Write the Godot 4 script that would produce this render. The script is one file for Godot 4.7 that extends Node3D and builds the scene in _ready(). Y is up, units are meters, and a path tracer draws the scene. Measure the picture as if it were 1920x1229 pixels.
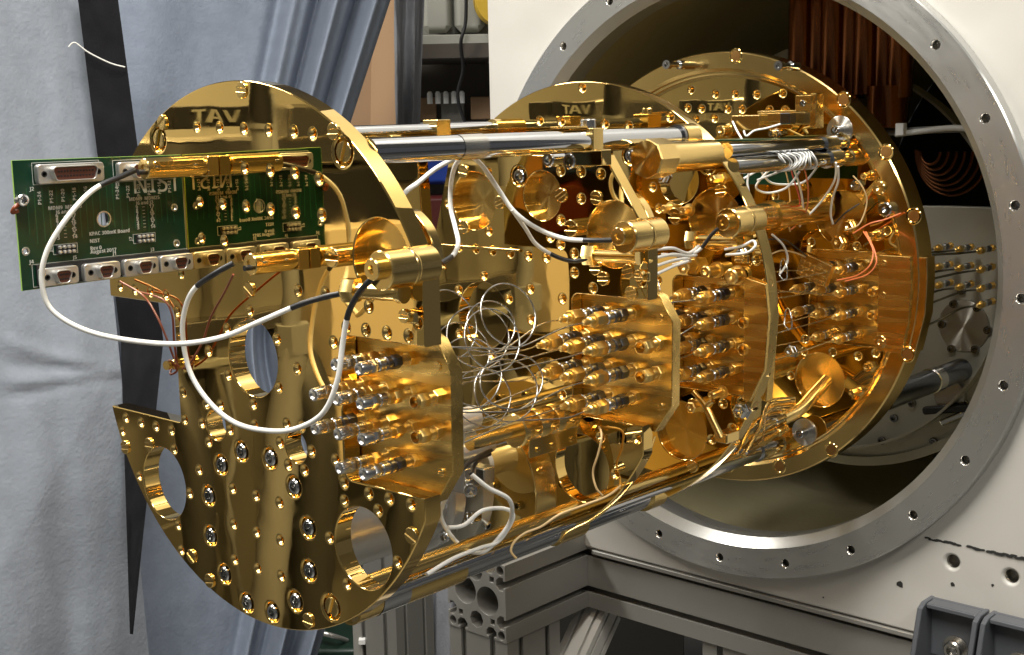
extends Node3D
# ---------------------------------------------------------------- mesh builder
class MB:
	var v := PackedVector3Array()
	var n := PackedVector3Array()
	var uv := PackedVector2Array()
	func tri(a: Vector3, b: Vector3, c: Vector3, na: Vector3, nb: Vector3, nc: Vector3, ua := Vector2(), ub := Vector2(), uc := Vector2()) -> void:
		var g := (b - a).cross(c - a)
		if g.length_squared() < 1e-22:
			return
		if g.dot(na + nb + nc) > 0.0:      # front faces run clockwise
			v.append(a); v.append(c); v.append(b)
			n.append(na); n.append(nc); n.append(nb)
			uv.append(ua); uv.append(uc); uv.append(ub)
		else:
			v.append(a); v.append(b); v.append(c)
			n.append(na); n.append(nb); n.append(nc)
			uv.append(ua); uv.append(ub); uv.append(uc)
	func quad(a: Vector3, b: Vector3, c: Vector3, d: Vector3, na: Vector3, nb: Vector3, nc: Vector3, nd: Vector3, ua := Vector2(), ub := Vector2(), uc := Vector2(), ud := Vector2()) -> void:
		tri(a, b, c, na, nb, nc, ua, ub, uc)
		tri(a, c, d, na, nc, nd, ua, uc, ud)
	func mesh() -> ArrayMesh:
		var arr := []
		arr.resize(Mesh.ARRAY_MAX)
		arr[Mesh.ARRAY_VERTEX] = v
		arr[Mesh.ARRAY_NORMAL] = n
		arr[Mesh.ARRAY_TEX_UV] = uv
		var m := ArrayMesh.new()
		m.add_surface_from_arrays(Mesh.PRIMITIVE_TRIANGLES, arr)
		return m
	# profile of (radius, z), turned about the z axis of xf; sharp where the profile bends by more than 35 degrees
	func lathe(prof: Array, segs := 24, xf := Transform3D(), flat := false) -> MB:
		var k := prof.size()
		var sn := []
		for i in k - 1:
			var d: Vector2 = prof[i + 1] - prof[i]
			sn.append(Vector2(d.y, -d.x).normalized())
		var run := 0.0
		for i in k - 1:
			var p: Vector2 = prof[i]
			var q: Vector2 = prof[i + 1]
			var na: Vector2 = sn[i]
			var nb: Vector2 = sn[i]
			if i > 0 and sn[i - 1].dot(sn[i]) > 0.8:
				na = (sn[i - 1] + sn[i]).normalized()
			if i < k - 2 and sn[i + 1].dot(sn[i]) > 0.8:
				nb = (sn[i + 1] + sn[i]).normalized()
			var lenq := p.distance_to(q)
			for s in segs:
				var a0 := TAU * s / segs
				var a1 := TAU * (s + 1) / segs
				var am := (a0 + a1) * 0.5
				var c0 := Vector2(cos(a0), sin(a0))
				var c1 := Vector2(cos(a1), sin(a1))
				var m0 := Vector2(cos(am), sin(am)) if flat else c0
				var m1 := Vector2(cos(am), sin(am)) if flat else c1
				var P := func(c: Vector2, r: Vector2): return xf * Vector3(c.x * r.x, c.y * r.x, r.y)
				var N := func(c: Vector2, r: Vector2): return (xf.basis * Vector3(c.x * r.x, c.y * r.x, r.y)).normalized()
				quad(P.call(c0, p), P.call(c1, p), P.call(c1, q), P.call(c0, q), N.call(m0, na), N.call(m1, na), N.call(m1, nb), N.call(m0, nb),
					Vector2(float(s) / segs, run), Vector2(float(s + 1) / segs, run), Vector2(float(s + 1) / segs, run + lenq), Vector2(float(s) / segs, run + lenq))
			run += lenq
		return self
	func tube(pts: Array, r: float, sides := 10, caps := true) -> MB:
		var k := pts.size()
		var frames := []
		var t0: Vector3 = (pts[1] - pts[0]).normalized()
		var up := Vector3.UP if absf(t0.y) < 0.9 else Vector3.RIGHT
		var nn := (up - t0 * up.dot(t0)).normalized()
		var run := 0.0
		var prev := []
		for i in k:
			var t: Vector3
			if i == 0:
				t = t0
			elif i == k - 1:
				t = (pts[i] - pts[i - 1]).normalized()
			else:
				t = (pts[i + 1] - pts[i - 1]).normalized()
			nn = (nn - t * nn.dot(t)).normalized()
			var bb := t.cross(nn)
			if i > 0:
				run += pts[i].distance_to(pts[i - 1])
			var ring := []
			for s in sides + 1:
				var a := TAU * s / sides
				var d := nn * cos(a) + bb * sin(a)
				ring.append([pts[i] + d * r, d, Vector2(float(s) / sides, run)])
			if i > 0:
				for s in sides:
					quad(prev[s][0], prev[s + 1][0], ring[s + 1][0], ring[s][0], prev[s][1], prev[s + 1][1], ring[s + 1][1], ring[s][1], prev[s][2], prev[s + 1][2], ring[s + 1][2], ring[s][2])
			if caps and (i == 0 or i == k - 1):
				var o := -t if i == 0 else t
				for s in sides:
					tri(pts[i], ring[s][0], ring[s + 1][0], o, o, o)
			prev = ring
		return self
	# box with chamfered edges
	func box(c: Vector3, size: Vector3, b := 0.0, xf := Transform3D()) -> MB:
		var h := size * 0.5
		b = minf(b, minf(h.x, minf(h.y, h.z)) * 0.9)
		var T := func(p: Vector3): return xf * (c + p)
		for ax in 3:
			var u := (ax + 1) % 3
			var w := (ax + 2) % 3
			for sg in [-1.0, 1.0]:
				var nrm := Vector3()
				nrm[ax] = sg
				var q := []
				for k in [[-1, -1], [1, -1], [1, 1], [-1, 1]]:
					var p := Vector3()
					p[ax] = sg * h[ax]
					p[u] = k[0] * (h[u] - b)
					p[w] = k[1] * (h[w] - b)
					q.append(T.call(p))
				var wn := (xf.basis * nrm).normalized()
				quad(q[0], q[1], q[2], q[3], wn, wn, wn, wn, Vector2(-h[u], -h[w]), Vector2(h[u], -h[w]), Vector2(h[u], h[w]), Vector2(-h[u], h[w]))
		if b <= 0.0:
			return self
		for ax in 3:
			var u := (ax + 1) % 3
			var w := (ax + 2) % 3
			for su in [-1.0, 1.0]:
				for sw in [-1.0, 1.0]:
					var p0 := Vector3()
					var p1 := Vector3()
					p0[u] = su * h[u]; p0[w] = sw * (h[w] - b)
					p1[u] = su * (h[u] - b); p1[w] = sw * h[w]
					var e := Vector3()
					e[ax] = h[ax] - b
					var n0 := Vector3()
					n0[u] = su
					var n1 := Vector3()
					n1[w] = sw
					n0 = (xf.basis * n0).normalized()
					n1 = (xf.basis * n1).normalized()
					quad(T.call(p0 - e), T.call(p0 + e), T.call(p1 + e), T.call(p1 - e), n0, n0, n1, n1)
		for sx in [-1.0, 1.0]:
			for sy in [-1.0, 1.0]:
				for sz in [-1.0, 1.0]:
					var nn := (xf.basis * Vector3(sx, sy, sz)).normalized()
					tri(T.call(Vector3(sx * h.x, sy * (h.y - b), sz * (h.z - b))), T.call(Vector3(sx * (h.x - b), sy * h.y, sz * (h.z - b))), T.call(Vector3(sx * (h.x - b), sy * (h.y - b), sz * h.z)), nn, nn, nn)
		return self
	# flat face of an outline with holes, cut into vertical strips
	func face(rings: Array, z: float, nz: float, xf: Transform3D) -> void:
		var edges := []
		var xs := PackedFloat32Array()
		for r in rings:
			var k: int = r.size()
			for i in k:
				var a: Vector2 = r[i]
				var b: Vector2 = r[(i + 1) % k]
				xs.append(a.x)
				if absf(a.x - b.x) < 1e-7:
					continue
				edges.append([a, b] if a.x < b.x else [b, a])
		edges.sort_custom(func(p, q): return p[0].x < q[0].x)
		xs.sort()
		var nrm := (xf.basis * Vector3(0, 0, nz)).normalized()
		var active := []
		var at := 0
		for i in xs.size() - 1:
			var x0 := xs[i]
			var x1 := xs[i + 1]
			if x1 - x0 < 2e-7:
				continue
			var mid := (x0 + x1) * 0.5
			while at < edges.size() and edges[at][0].x < mid:
				active.append(edges[at])
				at += 1
			active = active.filter(func(e): return e[1].x > mid)
			var ys := []
			for e in active:
				var d: Vector2 = e[1] - e[0]
				var s := d.y / d.x
				ys.append([e[0].y + s * (mid - e[0].x), e[0].y + s * (x0 - e[0].x), e[0].y + s * (x1 - e[0].x)])
			ys.sort_custom(func(p, q): return p[0] < q[0])
			for j in range(0, ys.size() - 1, 2):
				var a := Vector2(x0, ys[j][1])
				var b := Vector2(x1, ys[j][2])
				var c := Vector2(x1, ys[j + 1][2])
				var d := Vector2(x0, ys[j + 1][1])
				quad(xf * Vector3(a.x, a.y, z), xf * Vector3(b.x, b.y, z), xf * Vector3(c.x, c.y, z), xf * Vector3(d.x, d.y, z), nrm, nrm, nrm, nrm, a, b, c, d)
	# plate with an outline and holes, front face at z = 0, back at z = -t; edges rounded off by b. plain: rings in the front face only (a child part fills them)
	func plate(outline: Array, holes: Array, t: float, b := 0.0006, plain := [], xf := Transform3D()) -> MB:
		var rings := []
		var fronts := []
		var backs := []
		for idx in holes.size() + 1:
			var r: Array = outline.duplicate() if idx == 0 else holes[idx - 1].duplicate()
			var area := 0.0
			for i in r.size():
				area += r[i].cross(r[(i + 1) % r.size()])
			if (area > 0) != (idx == 0):
				r.reverse()
			rings.append(r)
			var k: int = r.size()
			var ins := []
			var en := []
			for i in k:
				var d: Vector2 = (r[(i + 1) % k] - r[i]).normalized()
				en.append(Vector2(-d.y, d.x))
			for i in k:
				var n1: Vector2 = en[(i + k - 1) % k]
				var n2: Vector2 = en[i]
				ins.append(r[i] + (n1 + n2) / maxf(0.35, 1.0 + n1.dot(n2)) * b)
			fronts.append(ins)
			backs.append(ins)
			for i in k:
				var j := (i + 1) % k
				var ni: Vector2 = -en[i]
				var nj: Vector2 = -en[i]
				if en[i].dot(en[(i + k - 1) % k]) > 0.75:
					ni = -(en[i] + en[(i + k - 1) % k]).normalized()
				if en[i].dot(en[j]) > 0.75:
					nj = -(en[i] + en[j]).normalized()
				var A := func(p: Vector2, z: float): return xf * Vector3(p.x, p.y, z)
				var wi := (xf.basis * Vector3(ni.x, ni.y, 0)).normalized()
				var wj := (xf.basis * Vector3(nj.x, nj.y, 0)).normalized()
				var up := (xf.basis * Vector3(0, 0, 1)).normalized()
				var fi := (wi * 0.85 + up * 0.5).normalized()
				var fj := (wj * 0.85 + up * 0.5).normalized()
				var gi := (wi * 0.85 - up * 0.5).normalized()
				var gj := (wj * 0.85 - up * 0.5).normalized()
				if b > 0.0:
					quad(A.call(ins[i], 0.0), A.call(ins[j], 0.0), A.call(r[j], -b), A.call(r[i], -b), up, up, fj, fi, ins[i], ins[j], r[j], r[i])
					quad(A.call(ins[i], -t), A.call(ins[j], -t), A.call(r[j], -t + b), A.call(r[i], -t + b), -up, -up, gj, gi, ins[i], ins[j], r[j], r[i])
				quad(A.call(r[i], -b), A.call(r[j], -b), A.call(r[j], -t + b), A.call(r[i], -t + b), wi, wj, wj, wi, Vector2(0, i), Vector2(0, i), Vector2(t, i), Vector2(t, i))
		for r in plain:
			fronts.append(r)
		face(fronts, 0.0, 1.0, xf)
		face(backs, -t, -1.0, xf)
		return self


static func arc(c: Vector2, r: float, a0: float, a1: float, k: int) -> Array:
	var o := []
	for i in k + 1:
		var a := deg_to_rad(lerpf(a0, a1, float(i) / k))
		o.append(c + Vector2(cos(a), sin(a)) * r)
	return o
static func ring(c: Vector2, r: float, k := 48) -> Array:
	var o := []
	for i in k:
		o.append(c + Vector2(cos(TAU * i / k), sin(TAU * i / k)) * r)
	return o
static func smooth(pts: Array, per := 8) -> Array:       # a curve through the points
	var o := []
	var k := pts.size()
	for i in k - 1:
		var p0: Vector3 = pts[maxi(i - 1, 0)]
		var p1: Vector3 = pts[i]
		var p2: Vector3 = pts[i + 1]
		var p3: Vector3 = pts[mini(i + 2, k - 1)]
		for s in per:
			o.append(p1.cubic_interpolate(p2, p0, p3, float(s) / per))
	o.append(pts[k - 1])
	return o
static func along(z: Vector3, at := Vector3(), roll := 0.0) -> Transform3D:   # local z laid along a direction
	z = z.normalized()
	var up := Vector3.UP if absf(z.y) < 0.95 else Vector3.RIGHT
	var x := up.cross(z).normalized()
	return Transform3D(Basis(x, z.cross(x), z).rotated(z, roll), at)

# ---------------------------------------------------------------- naming
var used := {}
func numbered(called: String) -> String:
	var k: int = used.get(called, -1) + 1
	used[called] = k
	return called if k == 0 else "%s_%03d" % [called, k]
func tag(o: Node3D, label: String, category: String, group := "") -> Node3D:
	o.set_meta("label", label)
	o.set_meta("category", category)
	if group:
		o.set_meta("group", group)
	return o
func thing(called: String, label: String, category: String, at := Vector3(), group := "") -> Node3D:
	var o := Node3D.new()
	o.name = numbered(called)
	add_child(o)
	o.position = at
	return tag(o, label, category, group)
func put(called: String, m: Mesh, mat: Material, parent: Node3D = null, xf := Transform3D()) -> MeshInstance3D:
	var o := MeshInstance3D.new()
	o.mesh = m
	o.material_override = mat
	o.transform = xf
	if parent == null:
		o.name = numbered(called)
		add_child(o)
	else:
		o.name = called
		parent.add_child(o, true)
	return o
func struct(called: String, m: Mesh, mat: Material, xf := Transform3D()) -> MeshInstance3D:
	var o := put(called, m, mat, null, xf)
	o.set_meta("kind", "structure")
	return o

# ---------------------------------------------------------------- materials
var M := {}
func lin(r: float, g: float, b: float) -> Color:
	return Color(r, g, b).linear_to_srgb()
func mat(called: String, c: Color, rough: float, metal := 0.0) -> StandardMaterial3D:
	var m := StandardMaterial3D.new()
	m.resource_name = called
	m.albedo_color = c
	m.roughness = rough
	m.metallic = metal
	M[called] = m
	return m
func noise_tex(freq: float, octaves: int, sd: int, size := 512, as_normal := false, strength := 8.0, kind := FastNoiseLite.TYPE_SIMPLEX_SMOOTH) -> NoiseTexture2D:
	var f := FastNoiseLite.new()
	f.seed = sd
	f.noise_type = kind
	f.frequency = freq
	f.fractal_octaves = octaves
	var t := NoiseTexture2D.new()
	t.width = size
	t.height = size
	t.seamless = true
	t.noise = f
	t.as_normal_map = as_normal
	t.bump_strength = strength
	return t
func ramp(t: NoiseTexture2D, lo: Color, hi: Color, a := 0.0, b := 1.0) -> NoiseTexture2D:
	var g := Gradient.new()
	g.offsets = PackedFloat32Array([a, b])
	g.colors = PackedColorArray([lo, hi])
	t.color_ramp = g
	return t
func tri_uv(m: StandardMaterial3D, s: Vector3) -> void:
	m.uv1_triplanar = true
	m.uv1_world_triplanar = true
	m.uv1_scale = s

const A_SILVER := [Vector2(-0.0364, -0.0762), Vector2(-0.0124, -0.0630), Vector2(0.0187, -0.0627), Vector2(0.0421, -0.0777), Vector2(0.0545, -0.1024), Vector2(0.0535, -0.1314), Vector2(0.0376, -0.1558), Vector2(0.0123, -0.1697), Vector2(-0.0159, -0.1699), Vector2(-0.0401, -0.1549), Vector2(-0.0540, -0.1301), Vector2(-0.0531, -0.1011)]
const A_SMALL := [Vector2(-0.1532, -0.0602), Vector2(-0.1332, -0.0609), Vector2(-0.1137, -0.0608), Vector2(-0.0941, -0.0608), Vector2(-0.0819, -0.0505), Vector2(-0.1646, -0.0705), Vector2(-0.0553, -0.0498), Vector2(-0.0258, -0.0496), Vector2(-0.0493, -0.0622), Vector2(-0.0337, -0.0624), Vector2(-0.0926, -0.0770), Vector2(-0.1406, -0.1023), Vector2(-0.0778, -0.1032), Vector2(-0.0628, -0.0844), Vector2(-0.0941, -0.1298), Vector2(-0.0246, -0.0910), Vector2(0.0012, -0.0912), Vector2(0.0263, -0.0915), Vector2(-0.0259, -0.1164), Vector2(-0.0002, -0.1166), Vector2(0.0250, -0.1170), Vector2(-0.0271, -0.1418), Vector2(-0.0013, -0.1423), Vector2(0.0241, -0.1419), Vector2(-0.0915, -0.1488), Vector2(0.0037, -0.0426), Vector2(-0.0029, -0.1737), Vector2(0.0379, -0.0629), Vector2(0.0522, -0.0634), Vector2(0.0600, -0.0510), Vector2(0.0308, -0.0506), Vector2(0.0526, -0.0390), Vector2(0.0381, -0.0372), Vector2(0.0850, -0.0529), Vector2(0.0960, -0.0645), Vector2(0.1147, -0.0649), Vector2(0.1329, -0.0651), Vector2(0.1516, -0.0652), Vector2(0.0927, -0.0788), Vector2(0.1222, -0.0795), Vector2(0.0766, -0.1047), Vector2(0.1356, -0.1062), Vector2(0.0907, -0.1318), Vector2(0.1606, -0.0752), Vector2(0.0865, -0.1503), Vector2(-0.0701, 0.0529), Vector2(-0.1484, 0.0381), Vector2(-0.1291, 0.0369), Vector2(-0.1097, 0.0370), Vector2(-0.0901, 0.0361), Vector2(-0.0787, 0.0257), Vector2(-0.0798, 0.0070), Vector2(-0.0813, -0.0312), Vector2(-0.0430, 0.0016), Vector2(0.0055, 0.0325), Vector2(0.0315, 0.0167), Vector2(0.0302, -0.0136), Vector2(0.0035, -0.0275), Vector2(-0.0223, -0.0124), Vector2(-0.0205, 0.0189), Vector2(-0.0476, -0.0367), Vector2(-0.0332, -0.0360), Vector2(-0.0413, 0.1515), Vector2(-0.0162, 0.1508), Vector2(0.0095, 0.1497), Vector2(0.0346, 0.1487), Vector2(-0.0432, 0.1024), Vector2(-0.0177, 0.1018), Vector2(0.0075, 0.1008), Vector2(0.0327, 0.0998), Vector2(-0.0182, 0.0773), Vector2(-0.0435, 0.0779), Vector2(0.0082, 0.1252), Vector2(0.0342, 0.1240), Vector2(0.0345, 0.1482), Vector2(0.0590, 0.1476), Vector2(0.0768, 0.1462), Vector2(0.0583, 0.1232), Vector2(0.0576, 0.0988), Vector2(0.0329, 0.0997), Vector2(0.0340, 0.1242), Vector2(0.0823, 0.0980), Vector2(0.0811, 0.1196), Vector2(0.0560, 0.0502), Vector2(0.1654, 0.0709), Vector2(0.1646, 0.0398), Vector2(0.1544, 0.0304), Vector2(0.1362, 0.0311), Vector2(0.1179, 0.0311), Vector2(0.1000, 0.0307), Vector2(0.0878, 0.0210), Vector2(0.0822, 0.0508), Vector2(0.1213, 0.0459), Vector2(0.0516, 0.0004)]
const A_LARGE := [Vector2(0.0099, 0.1738), Vector2(-0.0802, 0.1546), Vector2(-0.1560, -0.0827), Vector2(-0.1234, -0.0757), Vector2(-0.0780, -0.1502), Vector2(-0.0575, -0.1636), Vector2(0.1515, -0.0876), Vector2(0.0509, -0.1656), Vector2(0.0965, 0.1476), Vector2(0.0066, 0.0474)]
const A_OVAL := [Vector2(-0.0875, 0.1435), Vector2(0.1034, 0.1356), Vector2(0.0738, -0.1512)]
const B_SILVER := [Vector2(0.0438, 0.1099)]
const B_SMALL := [Vector2(-0.0199, 0.0538), Vector2(-0.0022, 0.0534), Vector2(0.0157, 0.0530), Vector2(0.0339, 0.0521), Vector2(0.0521, 0.0511), Vector2(0.0696, 0.0508), Vector2(0.0122, 0.1114), Vector2(-0.0266, 0.0918), Vector2(0.0111, 0.0687), Vector2(0.0060, 0.0331), Vector2(0.0845, 0.1143), Vector2(0.1034, 0.1140), Vector2(0.1212, 0.1128), Vector2(0.1031, 0.0949), Vector2(0.0838, 0.0788), Vector2(0.0834, 0.0611), Vector2(0.0736, 0.0660), Vector2(0.0645, 0.1086), Vector2(0.0596, 0.0998), Vector2(0.0641, 0.0882), Vector2(0.0693, 0.0805), Vector2(0.0961, 0.0553), Vector2(0.1590, 0.0698), Vector2(0.0958, 0.0414), Vector2(0.1154, 0.0460), Vector2(0.1219, 0.0390), Vector2(-0.0196, 0.0196), Vector2(0.0313, 0.0172), Vector2(-0.0207, -0.0102), Vector2(0.0047, -0.0241), Vector2(0.0534, 0.0263), Vector2(0.0535, 0.0033), Vector2(0.0843, 0.0214), Vector2(0.0956, 0.0320), Vector2(0.1130, 0.0312), Vector2(0.1131, 0.0312), Vector2(0.1304, 0.0306), Vector2(0.1578, 0.0390), Vector2(0.0824, -0.0504), Vector2(0.1285, -0.0625), Vector2(0.1454, -0.0620), Vector2(0.0899, -0.0760), Vector2(0.1183, -0.0773), Vector2(0.0747, -0.1008), Vector2(0.0628, -0.1088), Vector2(0.0876, -0.1262), Vector2(0.1316, -0.1027), Vector2(0.1546, -0.0736)]
const B_LARGE := [Vector2(-0.0130, 0.1127), Vector2(-0.0137, 0.0699), Vector2(0.0240, 0.0898), Vector2(0.0850, 0.0969), Vector2(0.1171, 0.0959), Vector2(0.1447, 0.0455), Vector2(0.1226, 0.0390), Vector2(0.1156, 0.0460), Vector2(0.1473, 0.0304)]
const C_SILVER := [Vector2(0.1256, 0.1140), Vector2(0.0511, 0.1202)]
const C_SMALL := [Vector2(-0.0448, 0.1490), Vector2(-0.0209, 0.1483), Vector2(0.0036, 0.1463), Vector2(0.0257, 0.1456), Vector2(0.0499, 0.1440), Vector2(-0.0857, 0.1602), Vector2(0.0041, 0.1804), Vector2(0.0155, 0.1225), Vector2(0.0263, 0.1222), Vector2(0.0780, 0.0206), Vector2(0.1026, 0.0331), Vector2(0.1690, 0.0426), Vector2(0.1586, 0.0282), Vector2(0.1233, 0.0300), Vector2(0.1404, -0.0722), Vector2(0.1573, -0.0647), Vector2(0.1488, -0.0907), Vector2(0.1256, -0.1034), Vector2(0.0607, -0.1134), Vector2(0.0732, 0.0956), Vector2(0.0792, 0.0787), Vector2(0.0880, 0.0634), Vector2(0.0513, 0.1456), Vector2(0.0913, 0.1522), Vector2(0.1098, 0.0959), Vector2(0.1681, 0.0431), Vector2(0.1519, 0.0693)]
const C_LARGE := [Vector2(0.1123, -0.0768), Vector2(0.1120, -0.1274), Vector2(0.1378, 0.0942), Vector2(0.0955, 0.0713)]
const D_SMALL := [Vector2(-0.0319, 0.1745), Vector2(-0.0041, 0.1697), Vector2(0.0176, 0.1689), Vector2(0.0406, 0.1680), Vector2(0.0682, 0.1698), Vector2(-0.0357, 0.1574), Vector2(-0.0198, 0.1564), Vector2(0.0096, 0.1554), Vector2(0.0251, 0.1551), Vector2(0.0542, 0.1538), Vector2(0.0703, 0.1532), Vector2(-0.0050, 0.1471), Vector2(-0.0260, 0.1466), Vector2(0.0093, 0.1373), Vector2(0.0609, 0.0756), Vector2(0.0603, 0.0525), Vector2(0.0988, 0.0350), Vector2(0.0707, 0.1224), Vector2(0.0989, 0.0352), Vector2(0.1323, 0.0344), Vector2(0.1723, 0.0486), Vector2(0.1476, -0.0649), Vector2(0.1646, -0.0577), Vector2(0.1310, -0.0550), Vector2(0.0977, -0.0542), Vector2(0.0953, -0.0678), Vector2(0.1754, 0.0218), Vector2(0.1751, -0.0124), Vector2(0.1748, -0.0465), Vector2(0.1228, -0.0678), Vector2(0.0818, -0.0902), Vector2(0.1855, -0.0575), Vector2(0.1866, 0.0315), Vector2(0.0788, -0.1553), Vector2(0.0568, -0.1641), Vector2(0.0945, -0.1157), Vector2(0.1728, 0.0709), Vector2(0.1723, 0.0483)]
const D_RIM := [Vector2(0.0195, 0.2037), Vector2(0.1300, 0.1614), Vector2(0.1713, 0.1163), Vector2(0.1981, 0.0623), Vector2(0.1959, -0.0589), Vector2(0.1246, -0.1541), Vector2(0.0709, -0.1802), Vector2(0.0129, -0.1879)]
const PLATE_B := -0.22
const PLATE_C := -0.3465
const PLATE_D := -0.553
const COLS := [0.0985, 0.1195, 0.1405, 0.1615]
const ROWS := [0.0148, -0.0055, -0.0262, -0.0467]
var rng := RandomNumberGenerator.new()
var shared := {}

func _ready() -> void:
	rng.seed = 7
	var cam := Camera3D.new()
	cam.name = "camera"
	cam.position = Vector3(0.697, 0.156, 0.5071)
	cam.rotation_degrees = Vector3(-9.2686, 42.3682, -1.211)
	cam.fov = 27.99
	cam.near = 0.05
	cam.far = 60.0
	add_child(cam)
	var we := WorldEnvironment.new()
	we.name = "environment"
	var env := Environment.new()
	env.background_mode = Environment.BG_COLOR
	env.background_color = lin(0.075, 0.075, 0.078)
	env.tonemap_mode = Environment.TONE_MAPPER_LINEAR
	env.tonemap_exposure = 1.1
	env.sdfgi_enabled = true
	env.ssao_enabled = true
	env.ssil_enabled = true
	we.environment = env
	add_child(we)
	make_materials()
	lamps()
	room()
	vessel()
	frame_beams()
	plates()
	panels()
	rods_and_tubes()
	circuit_board()
	sensors()
	mixing_chamber()
	coax_cables()
	wires()
	background()

# ---------------------------------------------------------------- light
func lamps() -> void:
	var spots := [[Vector3(0.25, 1.55, 0.55), Vector2(0.30, 1.5), 6.0], [Vector3(-1.45, 1.55, 0.55), Vector2(0.30, 1.5), 6.0], [Vector3(1.9, 1.55, 0.3), Vector2(0.30, 1.5), 3.0]]
	var names := ["long ceiling light panel above the gold plates", "long ceiling light panel above the curtain side", "long ceiling light panel above the white vessel's right end"]
	for i in 3:
		var s: Array = spots[i]
		var t := thing("ceiling_light", names[i], "ceiling light", s[0], "ceiling light panels")
		var w: Vector2 = s[1]
		put("housing", MB.new().box(Vector3(0, 0.035, 0), Vector3(w.x + 0.04, 0.06, w.y + 0.04), 0.004).mesh(), M.paint, t)
		put("diffuser", MB.new().box(Vector3(0, -0.002, 0), Vector3(w.x, 0.008, w.y), 0.001).mesh(), M.glow, t)
		var l := AreaLight3D.new()
		l.name = "light"
		l.area_size = w
		l.light_energy = s[2]
		l.light_color = Color(1.0, 0.985, 0.955)
		l.shadow_enabled = true
		l.area_range = 12.0
		l.area_attenuation = 2.0
		l.rotation_degrees = Vector3(-90, 0, 0)
		l.position = Vector3(0, -0.012, 0)
		t.add_child(l)

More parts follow.
